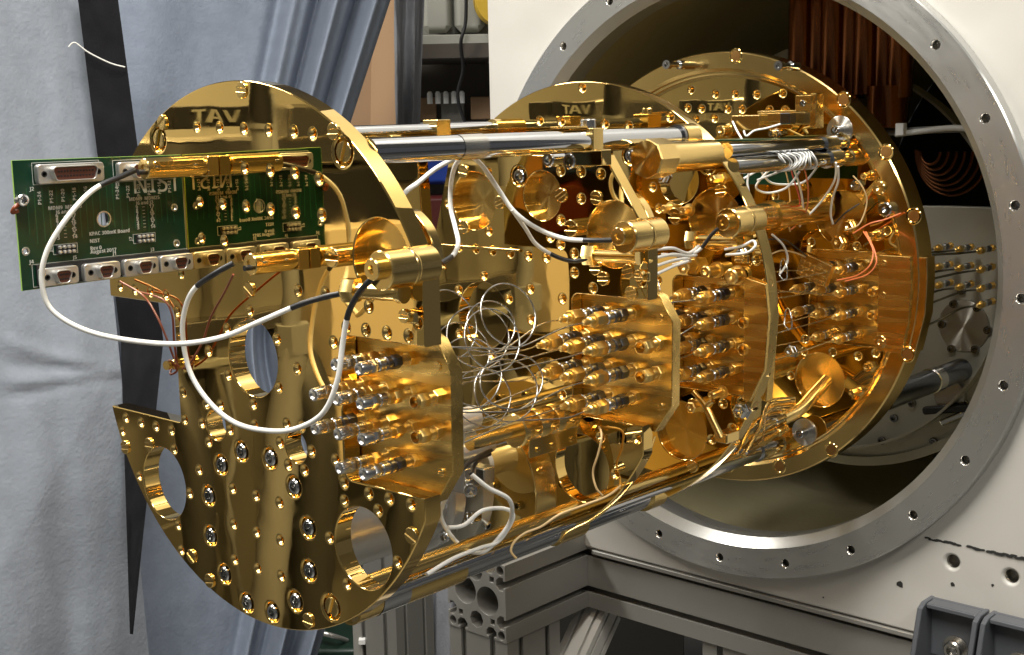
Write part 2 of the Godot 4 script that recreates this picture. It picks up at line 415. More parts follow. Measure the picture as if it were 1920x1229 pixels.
func make_materials() -> void:
	var wav := noise_tex(0.008, 2, 11, 512, true, 12.0)
	var g := mat("gold", lin(0.92, 0.635, 0.215), 0.055, 1.0)
	g.roughness_texture = ramp(noise_tex(0.012, 5, 12, 512), Color(0.28, 0.28, 0.28), Color(1, 1, 1), 0.5, 0.85)
	g.normal_enabled = true
	g.normal_texture = wav
	g.normal_scale = 0.008
	tri_uv(g, Vector3.ONE * 5.0)
	g = mat("gold_edge", lin(0.93, 0.65, 0.24), 0.12, 1.0)
	var fine := noise_tex(0.02, 3, 5, 512)
	g.roughness_texture = ramp(noise_tex(0.015, 4, 21, 512), Color(0.5, 0.5, 0.5), Color(1, 1, 1))
	g.roughness = 0.22
	tri_uv(g, Vector3.ONE * 6.0)
	mat("gold_rim", lin(0.93, 0.65, 0.24), 0.15, 1.0)
	g = mat("gold_machined", lin(0.93, 0.665, 0.25), 0.2, 1.0)
	mat("gold_nut", lin(0.95, 0.67, 0.235), 0.30, 1.0)
	mat("conn_steel", lin(0.66, 0.66, 0.65), 0.24, 1.0)
	mat("conn_dark", lin(0.22, 0.22, 0.23), 0.3, 1.0)
	mat("dark_tube", lin(0.20, 0.215, 0.25), 0.22, 1.0)
	g = mat("gold_turned", lin(0.92, 0.635, 0.215), 0.2, 1.0)
	g.anisotropy_enabled = true
	g.anisotropy = -0.95
	g = mat("gold_brushed", lin(0.90, 0.60, 0.185), 0.34, 1.0)
	g.anisotropy_enabled = true
	g.anisotropy = 0.6
	g.roughness_texture = ramp(noise_tex(0.006, 3, 23, 512), Color(0.5, 0.5, 0.5), Color(1, 1, 1))
	tri_uv(g, Vector3(2.5, 30, 30))
	g = mat("hole", lin(0.55, 0.30, 0.10), 0.35, 1.0)
	mat("steel", lin(0.62, 0.62, 0.61), 0.14, 1.0)
	mat("tube_steel", lin(0.60, 0.61, 0.63), 0.09, 1.0)
	mat("dark_steel", lin(0.25, 0.25, 0.26), 0.2, 1.0)
	mat("dull_steel", lin(0.55, 0.55, 0.54), 0.3, 0.6)
	mat("zinc", lin(0.62, 0.60, 0.56), 0.25, 1.0)
	g = mat("turned_alu", lin(0.55, 0.53, 0.48), 0.4, 1.0)
	g.anisotropy_enabled = true
	g.anisotropy = -0.95
	g = mat("flange", lin(0.54, 0.54, 0.52), 0.34, 0.85)
	g.anisotropy_enabled = true
	g.anisotropy = -0.7
	g.roughness_texture = ramp(noise_tex(0.01, 4, 31, 512), Color(0.75, 0.75, 0.75), Color(1, 1, 1))
	g = mat("vessel_inside", lin(0.52, 0.47, 0.29), 0.45, 0.5)
	g.roughness_texture = ramp(noise_tex(0.02, 5, 33, 512), Color(0.6, 0.6, 0.6), Color(1, 1, 1))
	tri_uv(g, Vector3(3, 3, 12))
	g = mat("shield", lin(0.40, 0.385, 0.32), 0.5, 0.5)
	g.roughness_texture = ramp(noise_tex(0.015, 4, 34, 512), Color(0.7, 0.7, 0.7), Color(1, 1, 1))
	tri_uv(g, Vector3(4, 4, 4))
	g = mat("profile", lin(0.31, 0.30, 0.275), 0.42, 0.4)
	g.roughness_texture = ramp(noise_tex(0.03, 3, 35, 512), Color(0.8, 0.8, 0.8), Color(1, 1, 1))
	tri_uv(g, Vector3(6, 6, 1))
	g = mat("cream_paint", lin(0.55, 0.535, 0.495), 0.38)
	g.albedo_texture = ramp(noise_tex(0.006, 4, 41, 512), Color(0.95, 0.945, 0.94), Color(1, 1, 1))
	tri_uv(g, Vector3.ONE * 2.0)
	mat("chip", lin(0.02, 0.02, 0.018), 0.7)
	mat("black", lin(0.012, 0.012, 0.013), 0.45)
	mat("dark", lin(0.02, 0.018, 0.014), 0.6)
	mat("paint", lin(0.75, 0.75, 0.73), 0.5)
	g = mat("glow", Color.WHITE, 0.5)
	g.emission_enabled = true
	g.emission = Color(1.0, 0.985, 0.955)
	g.emission_energy_multiplier = 3.0
	mat("white_wire", lin(0.78, 0.77, 0.72), 0.4)
	mat("black_sleeve", lin(0.015, 0.015, 0.016), 0.4)
	mat("coax", lin(0.60, 0.58, 0.53), 0.22, 1.0)
	mat("enamel", lin(0.20, 0.045, 0.015), 0.3)
	mat("orange_wire", lin(0.62, 0.16, 0.05), 0.4)
	mat("red_wire", lin(0.5, 0.05, 0.03), 0.4)
	mat("tan_wire", lin(0.6, 0.42, 0.2), 0.4)
	g = mat("board", lin(0.004, 0.038, 0.018), 0.28)
	g.albedo_texture = ramp(noise_tex(0.02, 3, 51, 256), Color(0.8, 0.8, 0.8), Color(1, 1, 1))
	tri_uv(g, Vector3.ONE * 8.0)
	mat("board_edge", lin(0.30, 0.50, 0.10), 0.5)
	mat("trace", lin(0.008, 0.075, 0.03), 0.3)
	mat("silk", lin(0.45, 0.46, 0.42), 0.6)
	mat("pin_block", lin(0.10, 0.028, 0.016), 0.5)
	mat("tin", lin(0.62, 0.61, 0.58), 0.34, 0.85)
	var weave := noise_tex(0.11, 2, 61, 512, true, 6.0, FastNoiseLite.TYPE_VALUE)
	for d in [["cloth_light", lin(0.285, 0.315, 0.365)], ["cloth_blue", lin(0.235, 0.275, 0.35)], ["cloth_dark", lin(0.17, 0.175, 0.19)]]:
		g = mat(d[0], d[1], 0.8)
		g.albedo_texture = ramp(noise_tex(0.012, 5, 62, 512), Color(0.91, 0.91, 0.915), Color(1, 1, 1))
		g.normal_enabled = true
		g.normal_texture = weave
		g.normal_scale = 0.2
		tri_uv(g, Vector3.ONE * 5.0)
		g.rim_enabled = true
		g.rim = 0.25
	g = mat("strap", lin(0.010, 0.010, 0.012), 0.75)
	g.metallic_specular = 0.25
	g.normal_enabled = true
	g.normal_texture = weave
	g.normal_scale = 0.2
	tri_uv(g, Vector3.ONE * 14.0)
	mat("cardboard", lin(0.30, 0.185, 0.10), 0.8)
	mat("box_board", lin(0.62, 0.52, 0.36), 0.75)
	mat("machine", lin(0.165, 0.158, 0.135), 0.4)
	mat("hose_grey", lin(0.23, 0.235, 0.24), 0.45)
	mat("hose_dark", lin(0.035, 0.035, 0.034), 0.5)
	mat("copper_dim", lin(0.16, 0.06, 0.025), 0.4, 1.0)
	mat("floor_paint", lin(0.16, 0.155, 0.14), 0.45)
	mat("wall_paint", lin(0.55, 0.53, 0.47), 0.7)
	mat("beige_plastic", lin(0.30, 0.30, 0.26), 0.5)
	mat("blue_plastic", lin(0.01, 0.045, 0.30), 0.4)
	mat("red_plastic", lin(0.09, 0.016, 0.012), 0.4)
	mat("shelf_brown", lin(0.05, 0.04, 0.03), 0.6)
	mat("bracket_grey", lin(0.085, 0.09, 0.10), 0.35)
	g = mat("copper", lin(0.27, 0.095, 0.033), 0.3, 1.0)
	g.roughness_texture = ramp(noise_tex(0.03, 3, 71, 512), Color(0.5, 0.5, 0.5), Color(1, 1, 1))
	tri_uv(g, Vector3(9, 0.8, 9))
	g = mat("tape_clear", Color(0.9, 0.92, 0.95, 0.25), 0.15)
	g.transparency = BaseMaterial3D.TRANSPARENCY_ALPHA
	mat("green_dark", lin(0.004, 0.018, 0.011), 0.4)
	mat("yellow", lin(0.65, 0.42, 0.04), 0.5)

# ---------------------------------------------------------------- the room round the machine
func room() -> void:
	struct("floor", MB.new().box(Vector3(0, -1.2, 0), Vector3(9, 0.1, 9)).mesh(), M.floor_paint)
	struct("ceiling", MB.new().box(Vector3(0, 1.75, 0), Vector3(9, 0.1, 9)).mesh(), M.paint)
	struct("wall", MB.new().box(Vector3(-2.6, 0.6, 2.2), Vector3(0.1, 3.5, 5.2)).mesh(), M.wall_paint)
	# things that stand in front of the fridge, on its left: the gold plates mirror them
	var t := thing("pump_cabinet", "grey pump cabinet with a dark lettered valve plate, mirrored in the gold", "cabinet", Vector3(-0.72, -1.15, 0.62))
	put("body", MB.new().box(Vector3(-0.12, 0.62, 0.30), Vector3(0.24, 1.24, 1.46), 0.01).mesh(), M.machine, t)
	put("top_plate", MB.new().box(Vector3(-0.12, 1.262, 0.30), Vector3(0.26, 0.04, 1.48), 0.006).mesh(), M.zinc, t)
	put("door", MB.new().box(Vector3(0.006, 0.42, 0.0), Vector3(0.012, 0.76, 0.78), 0.004).mesh(), M.machine, t)
	put("rail", MB.new().box(Vector3(0.02, 1.045, -0.15), Vector3(0.04, 0.026, 0.40), 0.003).mesh(), M.zinc, t)
	put("rail", MB.new().box(Vector3(0.016, 1.000, -0.15), Vector3(0.032, 0.012, 0.40), 0.003).mesh(), M.beige_plastic, t)
	put("post", MB.new().box(Vector3(0.015, 0.9, -0.14), Vector3(0.03, 0.6, 0.05), 0.003).mesh(), M.machine, t)
	put("dark_panel", MB.new().box(Vector3(0.004, 1.19, 0.19), Vector3(0.01, 0.085, 0.36), 0.002).mesh(), M.black, t)
	put("vent", MB.new().box(Vector3(0.004, 1.235, -0.27), Vector3(0.01, 0.045, 0.10), 0.002).mesh(), M.black, t)
	put("label_strip", MB.new().box(Vector3(0.006, 1.232, -0.135), Vector3(0.012, 0.006, 0.09), 0.001).mesh(), M.paint, t)
	put("handle", MB.new().tube(smooth([Vector3(0.012, 0.7, -0.3), Vector3(0.05, 0.7, -0.3), Vector3(0.05, 0.85, -0.3), Vector3(0.012, 0.85, -0.3)], 5), 0.008).mesh(), M.steel, t)
	var v := put("valve_plate", MB.new().box(Vector3(0.03, 1.309, -0.165), Vector3(0.05, 0.027, 0.115), 0.002).mesh(), M.black, t)
	var tm := text_mesh("VAT", 0.0165, 0.002)
	put("lettering", tm, M.beige_plastic, v, Transform3D(Basis(Vector3.UP, PI / 2) * Basis.from_scale(Vector3(1.75, 1, 1)), Vector3(0.0565, 1.309, -0.165)))
	put("valve_body", MB.new().box(Vector3(-0.02, 1.30, 0.12), Vector3(0.1, 0.05, 0.3), 0.006).mesh(), M.zinc, t)
	var hs := thing("vacuum_hose", "black ribbed hose rising in front of the pump cabinet's valve plate", "hose", Vector3(-0.61, 0, 0.482))
	var prof := []
	for i in 60:
		prof.append(Vector2(0.0125 if i % 2 == 0 else 0.0117, 0.145 + i * 0.0032))
	put("ribbed_sleeve", MB.new().lathe(prof, 20, along(Vector3.UP)).mesh(), M.black, hs)
	put("collar", MB.new().lathe([Vector2(0.0, 0.05), Vector2(0.011, 0.05), Vector2(0.011, 0.142), Vector2(0.0135, 0.144), Vector2(0.0135, 0.150), Vector2(0, 0.150)], 20, along(Vector3.UP)).mesh(), M.hose_grey, hs)
	var h2 := thing("grey_hose", "grey hose with a hex nut fitting in front of the pump cabinet", "hose", Vector3(-0.6, -0.115, 0.505))
	put("nut", MB.new().lathe([Vector2(0.0, -0.02), Vector2(0.024, -0.02), Vector2(0.024, 0.016), Vector2(0, 0.016)], 6, along(Vector3.UP), true).mesh(), M.hose_grey, h2)
	put("hose", MB.new().tube(smooth([Vector3(0, 0.01, 0), Vector3(0, 0.1, 0.0), Vector3(-0.01, 0.2, -0.012), Vector3(-0.02, 0.3, -0.01)]), 0.012).mesh(), M.hose_grey, h2)
	put("lower_hose", MB.new().tube(smooth([Vector3(0, -0.01, 0), Vector3(0.0, -0.12, -0.02), Vector3(0.01, -0.3, -0.06), Vector3(0.0, -0.6, -0.1), Vector3(0.02, -1.0, -0.08)]), 0.021, 14).mesh(), M.hose_grey, h2)
	for k in 3:
		var hx := thing("drain_hose", ["dark hose hanging nearest the curtain in front of the cabinet", "thick dark hose hanging in the middle of the cabinet front", "dark hose hanging right of the grey hose fitting"][k], "hose", Vector3(-0.62, -1.15, [0.36, 0.55, 0.72][k]), "dark hoses in front of the cabinet")
		put("hose", MB.new().tube(smooth([Vector3(0, 0.0, 0), Vector3(0.02, 0.3, 0.03), Vector3(0.0, 0.6, 0.0 - 0.02 * k), Vector3(-0.02, 0.9, 0.02), Vector3(-0.09, 1.02, 0.02)]), [0.02, 0.03, 0.018][k], 14).mesh(), M.hose_dark, hx)
	var pc := thing("power_cord", "thin white power cord hanging in curves on the cabinet front", "cord")
	put("cord", MB.new().tube(smooth([Vector3(-0.6600, -0.1947, 0.6480), Vector3(-0.6600, -0.2145, 0.6326), Vector3(-0.6600, -0.2335, 0.5941), Vector3(-0.6600, -0.3525, 0.5328), Vector3(-0.6600, -0.3728, 0.5862), Vector3(-0.6600, -0.4124, 0.5933), Vector3(-0.6600, -0.4684, 0.5760), Vector3(-0.6600, -0.5139, 0.5503)], 8), 0.005, 8).mesh(), M.white_wire, pc)
	put("cord", MB.new().tube(smooth([Vector3(-0.6600, -0.1580, 0.4439), Vector3(-0.6600, -0.2288, 0.4554), Vector3(-0.6600, -0.3302, 0.4404), Vector3(-0.6600, -0.4761, 0.4515)], 8), 0.004, 8).mesh(), M.hose_grey, pc)
	var bx := thing("cardboard_box", "pale cardboard box with CE marks in front of the pump cabinet", "box", Vector3(-0.64, -0.07, 0.68))
	put("carton", MB.new().box(Vector3(-0.03, -0.02, 0), Vector3(0.06, 0.20, 0.15), 0.003).mesh(), M.box_board, bx)
	put("lower_carton", MB.new().box(Vector3(-0.03, -0.18, -0.01), Vector3(0.06, 0.12, 0.19), 0.003).mesh(), M.box_board, bx)
	put("print", text_mesh("CE", 0.022, 0.0008), M.chip, bx, Transform3D(Basis(Vector3.UP, PI / 2), Vector3(0.0006, 0.03, 0.0)))
	put("shelf_arm", MB.new().box(Vector3(-0.03, -0.247, 0), Vector3(0.1, 0.012, 0.2), 0.002).mesh(), M.machine, bx)

func text_mesh(s: String, h: float, depth: float, bold := true) -> TextMesh:
	var f := SystemFont.new()
	f.font_names = PackedStringArray(["Droid Sans"])
	f.font_weight = 700 if bold else 400
	var t := TextMesh.new()
	t.font = f
	t.text = s
	t.font_size = 32
	t.pixel_size = h / 23.0
	t.depth = depth
	t.curve_step = 4.0
	return t

# ---------------------------------------------------------------- white vessel with its round port
func vessel() -> void:
	var FC := Vector2(0.003, 0.006)
	var t := thing("vacuum_vessel", "big cream painted metal vessel face with a round open port", "vessel", Vector3(0, 0, -0.565))
	var x0: float = -0.30930
	var body := [Vector2(x0, -0.3155), Vector2(0.40, -0.3155), Vector2(0.40, 0.9), Vector2(x0, 0.9)]
	var bolt_holes := []
	var tapped := [Vector2(0.2352, -0.2410), Vector2(0.2871, -0.2427), Vector2(0.2497, 0.0987) + Vector2(0.2, 0)]
	for q in tapped:
		bolt_holes.append(ring(q, 0.0062, 20))
	put("front_face", MB.new().plate(body, [ring(FC, 0.296, 96)] + bolt_holes, 0.04, 0.003).mesh(), M.cream_paint, t)
	for q in tapped:
		put("bolt_hole", MB.new().lathe([Vector2(0.006, -0.004), Vector2(0.005, -0.006), Vector2(0.0047, -0.02), Vector2(0, -0.02)], 16).mesh(), M.zinc, t, Transform3D(Basis(), Vector3(q.x, q.y, 0)))
	var chips := [Vector2(0.1877, -0.2726), Vector2(0.2369, -0.2606), Vector2(0.2723, -0.2533), Vector2(0.1110, -0.3032)]
	for i in 4:
		var o := []
		for k in 9:
			o.append(chips[i] + Vector2(cos(TAU * k / 9), sin(TAU * k / 9)) * [0.0032, 0.0022, 0.0014, 0.001][i] * rng.randf_range(0.6, 1.2))
		put("paint_chip", MB.new().plate(o, [], 0.001, 0.0001, [], Transform3D(Basis(), Vector3(0, 0, 0.0004))).mesh(), M.chip, t)
	# a scraped line in the paint
	var a := Vector2(0.2126, -0.2238)
	var b := Vector2(0.2999, -0.2234)
	for k in 26:
		if k in [9, 10, 15]:
			continue
		var c := a.lerp(b, k / 25.0) + Vector2(0, rng.randf_range(-0.0008, 0.0008))
		var o := []
		for q in 8:
			o.append(c + Vector2(cos(TAU * q / 8) * 0.0032, sin(TAU * q / 8) * rng.randf_range(0.0006, 0.0016)))
		put("scrape", MB.new().plate(o, [], 0.001, 0.0001, [], Transform3D(Basis(), Vector3(0, 0, 0.0003 + 0.00004 * k))).mesh(), M.chip, t)
	# side wall of the vessel seen past its left edge is out of view; it still has depth
	put("left_side", MB.new().box(Vector3(x0 + 0.012, 0.29, -0.345), Vector3(0.024, 1.2, 0.6), 0.002).mesh(), M.cream_paint, t)
	var fl := thing("port_flange", "wide grey aluminium ring flange round the open port", "flange", Vector3(FC.x, FC.y, -0.55))
	var fh := []
	var angles := [131.4, 116.85, 101.5, 87.0, 72.5, 58.0, 43.4, 28.5, 13.6, -1.4, -16.2, -31.1, -45.6, -60.3, -74.9, -89.7, -104.5, -119.0, -133.5, -148.0, -163.0, 177.5, 162.0, 146.5]
	for x in angles:
		fh.append(ring(Vector2(cos(deg_to_rad(x)), sin(deg_to_rad(x))) * 0.2887, 0.0045, 20))
	var fm := MB.new()
	# turned face: laid with a polar grain
	fm.lathe([Vector2(0.2655, -0.034), Vector2(0.2655, -0.010), Vector2(0.2740, 0.0), Vector2(0.2745, 0.0)], 128)
	fm.lathe([Vector2(0.3030, 0.0), Vector2(0.3043, -0.0013), Vector2(0.3043, -0.0145)], 128)
	put("ring", flange_face(fh), M.flange, fl)
	put("edge", fm.mesh(), M.flange, fl)
	for x in angles:
		var p := Vector2(cos(deg_to_rad(x)), sin(deg_to_rad(x))) * 0.2887
		put("bolt_hole", MB.new().lathe([Vector2(0.0045, 0.0), Vector2(0.0041, -0.0004), Vector2(0.0033, -0.002), Vector2(0.0031, -0.013), Vector2(0, -0.013)], 20).mesh() if not shared.has("fbh") else shared.fbh, M.zinc, fl, Transform3D(Basis(), Vector3(p.x, p.y, 0)))
	var bo := thing("vessel_bore", "dim olive metal bore of the vessel behind the port flange", "bore", Vector3(FC.x, FC.y, -0.584))
	put("shell", MB.new().lathe([Vector2(0.286, -0.9), Vector2(0.286, 0.0), Vector2(0.266, 0.0)].map(func(p): return p), 128).mesh(), M.vessel_inside, bo)
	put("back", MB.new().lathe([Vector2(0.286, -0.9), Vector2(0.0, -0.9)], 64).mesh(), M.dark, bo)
	# aluminium plate deep in the bore
	var pl := thing("aluminium_plate", "dull aluminium plate deep inside the bore on its right", "metal plate", Vector3(0.02, 0.0, -0.76))
	var cov := Vector2(0.1555, -0.0647) - Vector2(0.02, 0)
	var out := [Vector2(-0.15, -0.17)] + arc(Vector2.ZERO, 0.228, -120, 14, 50) + [Vector2(0.12, 0.055), Vector2(-0.1, 0.05)]
	put("disc", MB.new().plate(out, [ring(cov, 0.0262)], 0.012, 0.001).mesh(), M.shield, pl)
	put("rim", MB.new().lathe([Vector2(0.218, 0.0005), Vector2(0.218, 0.006), Vector2(0.2275, 0.006), Vector2(0.2275, 0.0)], 128).mesh(), M.shield, pl)
	put("turned_cover", MB.new().lathe([Vector2(0.0262, -0.008), Vector2(0.0262, 0.0002), Vector2(0.0256, 0.001), Vector2(0.0, 0.001)], 64).mesh(), M.turned_alu, pl, Transform3D(Basis(), Vector3(cov.x, cov.y, 0)))
	for q in [Vector2(0.1332, -0.0646), Vector2(0.1441, -0.0887), Vector2(0.1684, -0.0867), Vector2(0.1806, -0.0661), Vector2(0.1690, -0.0446), Vector2(0.1036, -0.1505), Vector2(0.0840, -0.1692), Vector2(0.1594, -0.1430), Vector2(0.1281, -0.1878), Vector2(0.0707, -0.1955), Vector2(0.1447, -0.0429), Vector2(0.1526, -0.0287)]:
		put("screw", socket_screw(0.0042, 0.003), M.dark_steel, pl, Transform3D(Basis(), Vector3(q.x - 0.02, q.y, 0.001)))
	var br := Vector2(0.1457, -0.1370)
	put("clamp", MB.new().lathe([Vector2(0.016, 0.0), Vector2(0.016, 0.006), Vector2(0, 0.006)], 32).mesh(), M.zinc, pl, Transform3D(Basis(), Vector3(br.x - 0.02, br.y, 0.001)))
	put("clamp_arm", MB.new().box(Vector3(0, 0, 0), Vector3(0.05, 0.008, 0.01), 0.002, along(Vector3(0, 0, 1), Vector3(br.x - 0.02, br.y - 0.012, 0.012), 0.2)).mesh(), M.black, pl)
	put("clamp_arm", MB.new().box(Vector3(0, 0, 0), Vector3(0.03, 0.007, 0.01), 0.002, along(Vector3(0, 0, 1), Vector3(br.x - 0.012, br.y - 0.02, 0.012), 0.5)).mesh(), M.steel, pl)
	var pin := thing("steel_rod", "blue grey steel leg running back to the aluminium plate", "rod")
	var e1 := Vector3(0.1607, -0.1064, -0.7350)
	var dirz := Vector3(0, 0, 1)
	put("tube", MB.new().lathe([Vector2(0, 0), Vector2(0.0115, 0.0), Vector2(0.0115, 0.17), Vector2(0, 0.17)], 28, Transform3D(Basis(), e1 + Vector3(0, 0, -0.01))).mesh(), M.dark_tube, pin)
	put("collar", MB.new().lathe([Vector2(0.0115, 0), Vector2(0.0125, 0.001), Vector2(0.0125, 0.016), Vector2(0.0115, 0.017)], 24, Transform3D(Basis(), e1 + Vector3(0, 0, 0.045))).mesh(), M.steel, pin)
	# coax lines at the back
	var bl := thing("rear_connectors", "dim rows of coaxial connectors on the rear plate inside the bore", "connectors")
	for j in 4:
		for i in 3:
			var px: Vector3 = [Vector3(0.1899, 0.0179, -0.7400), Vector3(0.1906, -0.0002, -0.7400), Vector3(0.1913, -0.0184, -0.7400), Vector3(0.1919, -0.0340, -0.7400)][j] + Vector3(-0.021 * i, 0, 0.0)
			if j == 3 and i > 0:
				continue
			connector(bl, px, "B", 0.8)
			put("cable", MB.new().tube(smooth([px + Vector3(0, 0, 0.04), px + Vector3(-0.002, 0.001, 0.07), px + Vector3(-0.02, -0.004 * j, 0.10), px + Vector3(-0.03, -0.01, 0.13)], 5), 0.0011, 6).mesh(), M.dark_steel, bl)
	# copper blocks hanging in the dark
	var cp := thing("copper_shield", "brown copper cylinders hanging in the dark top of the bore", "copper shield")
	var ctr := Vector3(0.0528, 0.2280, -0.7000)
	for i in 7:
		var x := ctr.x - 0.052 + i * 0.018
		put("fin", MB.new().lathe([Vector2(0, -0.105 + 0.004 * (i % 3)), Vector2(0.0125, -0.105 + 0.004 * (i % 3)), Vector2(0.0125, 0.16), Vector2(0, 0.16)], 20, along(Vector3.UP, Vector3(x, ctr.y + 0.04, ctr.z - 0.006 * (i % 2)))).mesh(), M.copper, cp)
	put("lower_collar", MB.new().lathe([Vector2(0, -0.02), Vector2(0.02, -0.02), Vector2(0.02, 0.02), Vector2(0, 0.02)], 24, along(Vector3.UP, Vector3(0.0972, 0.1545, -0.7000))).mesh(), M.copper, cp)
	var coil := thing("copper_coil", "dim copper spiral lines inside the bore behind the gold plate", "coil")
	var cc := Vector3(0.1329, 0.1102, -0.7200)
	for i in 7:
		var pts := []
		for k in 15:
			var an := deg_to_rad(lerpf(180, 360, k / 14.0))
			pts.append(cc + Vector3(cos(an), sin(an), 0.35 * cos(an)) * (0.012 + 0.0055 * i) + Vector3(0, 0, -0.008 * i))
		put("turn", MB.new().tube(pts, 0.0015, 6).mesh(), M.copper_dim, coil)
	var hp := thing("white_pipe", "white wrapped pipe crossing behind the gold plate in the bore", "pipe")
	put("pipe", MB.new().tube(smooth([Vector3(0.0838, 0.1289, -0.7000), Vector3(0.1172, 0.1308, -0.7000), Vector3(0.1494, 0.1321, -0.7000), Vector3(0.1958, 0.1332, -0.7000)], 4), 0.0035, 10).mesh(), M.hose_grey, hp)
	put("wrap", MB.new().tube(smooth([Vector3(0.1087, 0.1279, -0.6950), Vector3(0.1358, 0.1308, -0.6950), Vector3(0.1673, 0.1336, -0.6950), Vector3(0.1980, 0.1304, -0.6950)], 4), 0.0028, 10).mesh(), M.paint, hp)
	put("clamp", MB.new().box(Vector3(0.1165, 0.1326, -0.6900), Vector3(0.009, 0.012, 0.008), 0.001).mesh(), M.paint, hp)
	var wr := thing("steel_posts", "pair of thin steel posts under a ring in the dark bore", "posts")
	for q in [Vector3(-0.2357, 0.2245, -0.7600), Vector3(-0.2159, 0.2236, -0.7600)]:
		put("post", MB.new().box(q, Vector3(0.005, 0.11, 0.005), 0.001).mesh(), M.zinc, wr)
	put("ring", MB.new().lathe([Vector2(0.205, -0.02), Vector2(0.2055, 0.0), Vector2(0.203, 0.0)], 96, Transform3D(Basis(), Vector3(0.0, -0.005, -0.74))).mesh(), M.shield, wr)

func flange_face(hs: Array) -> ArrayMesh:
	# the ring face in polar coordinates, with its bolt holes cut as squares of arc and closed round each hole
	var mb := MB.new()
	mb.face([ring(Vector2.ZERO, 0.3030, 160), rev(ring(Vector2.ZERO, 0.2745, 160))] + hs.map(func(h): return rev(h)), 0.0, 1.0, Transform3D())
	for i in mb.v.size():
		var p := mb.v[i]
		mb.uv[i] = Vector2(atan2(p.y, p.x) / TAU * 8.0, Vector2(p.x, p.y).length() * 20.0)
	return mb.mesh()
func rev(a: Array) -> Array:
	var b := a.duplicate()
	b.reverse()
	return b

# ---------------------------------------------------------------- aluminium profiles under the vessel
func profile_mesh(length: float) -> ArrayMesh:
	# 100 x 100 section with two slots a side, hollow, along local z from -length to 0; its end face shows the chambers
	var o := []
	var h := 0.05
	for side in 4:
		var rot := -PI / 2 * side + PI
		for s in [[-0.05, 0.0], [-0.0295, 0.0], [-0.0295, -0.0035], [-0.0335, -0.0035], [-0.0335, -0.010], [-0.0285, -0.015], [-0.0215, -0.015], [-0.0165, -0.010], [-0.0165, -0.0035], [-0.0205, -0.0035], [-0.0205, 0.0], [0.0205, 0.0], [0.0205, -0.0035], [0.0165, -0.0035], [0.0165, -0.010], [0.0215, -0.015], [0.0285, -0.015], [0.0335, -0.010], [0.0335, -0.0035], [0.0295, -0.0035], [0.0295, 0.0]]:
			o.append(Vector2(s[0], h + s[1]).rotated(-PI / 2 * side))
	var holes := []
	for sx in [-1, 1]:
		for sy in [-1, 1]:
			holes.append(ring(Vector2(sx, sy) * 0.0418, 0.0058, 16))
			holes.append([Vector2(sx * 0.0275, sy * 0.0275) + Vector2(-0.0035, -0.0035), Vector2(sx * 0.0275, sy * 0.0275) + Vector2(0.0035, -0.0035), Vector2(sx * 0.0275, sy * 0.0275) + Vector2(0.0035, 0.0035), Vector2(sx * 0.0275, sy * 0.0275) + Vector2(-0.0035, 0.0035)])
	for c in [Vector2(-0.0185, 0.004), Vector2(0.0195, -0.002)]:
		holes.append(ring(c, 0.0183, 32))
	holes.append(ring(Vector2(0.0, 0.0305), 0.0112, 8))
	holes.append(ring(Vector2(0.0, -0.0305), 0.0112, 8))
	return MB.new().plate(rev(o), holes, length, 0.0004).mesh()

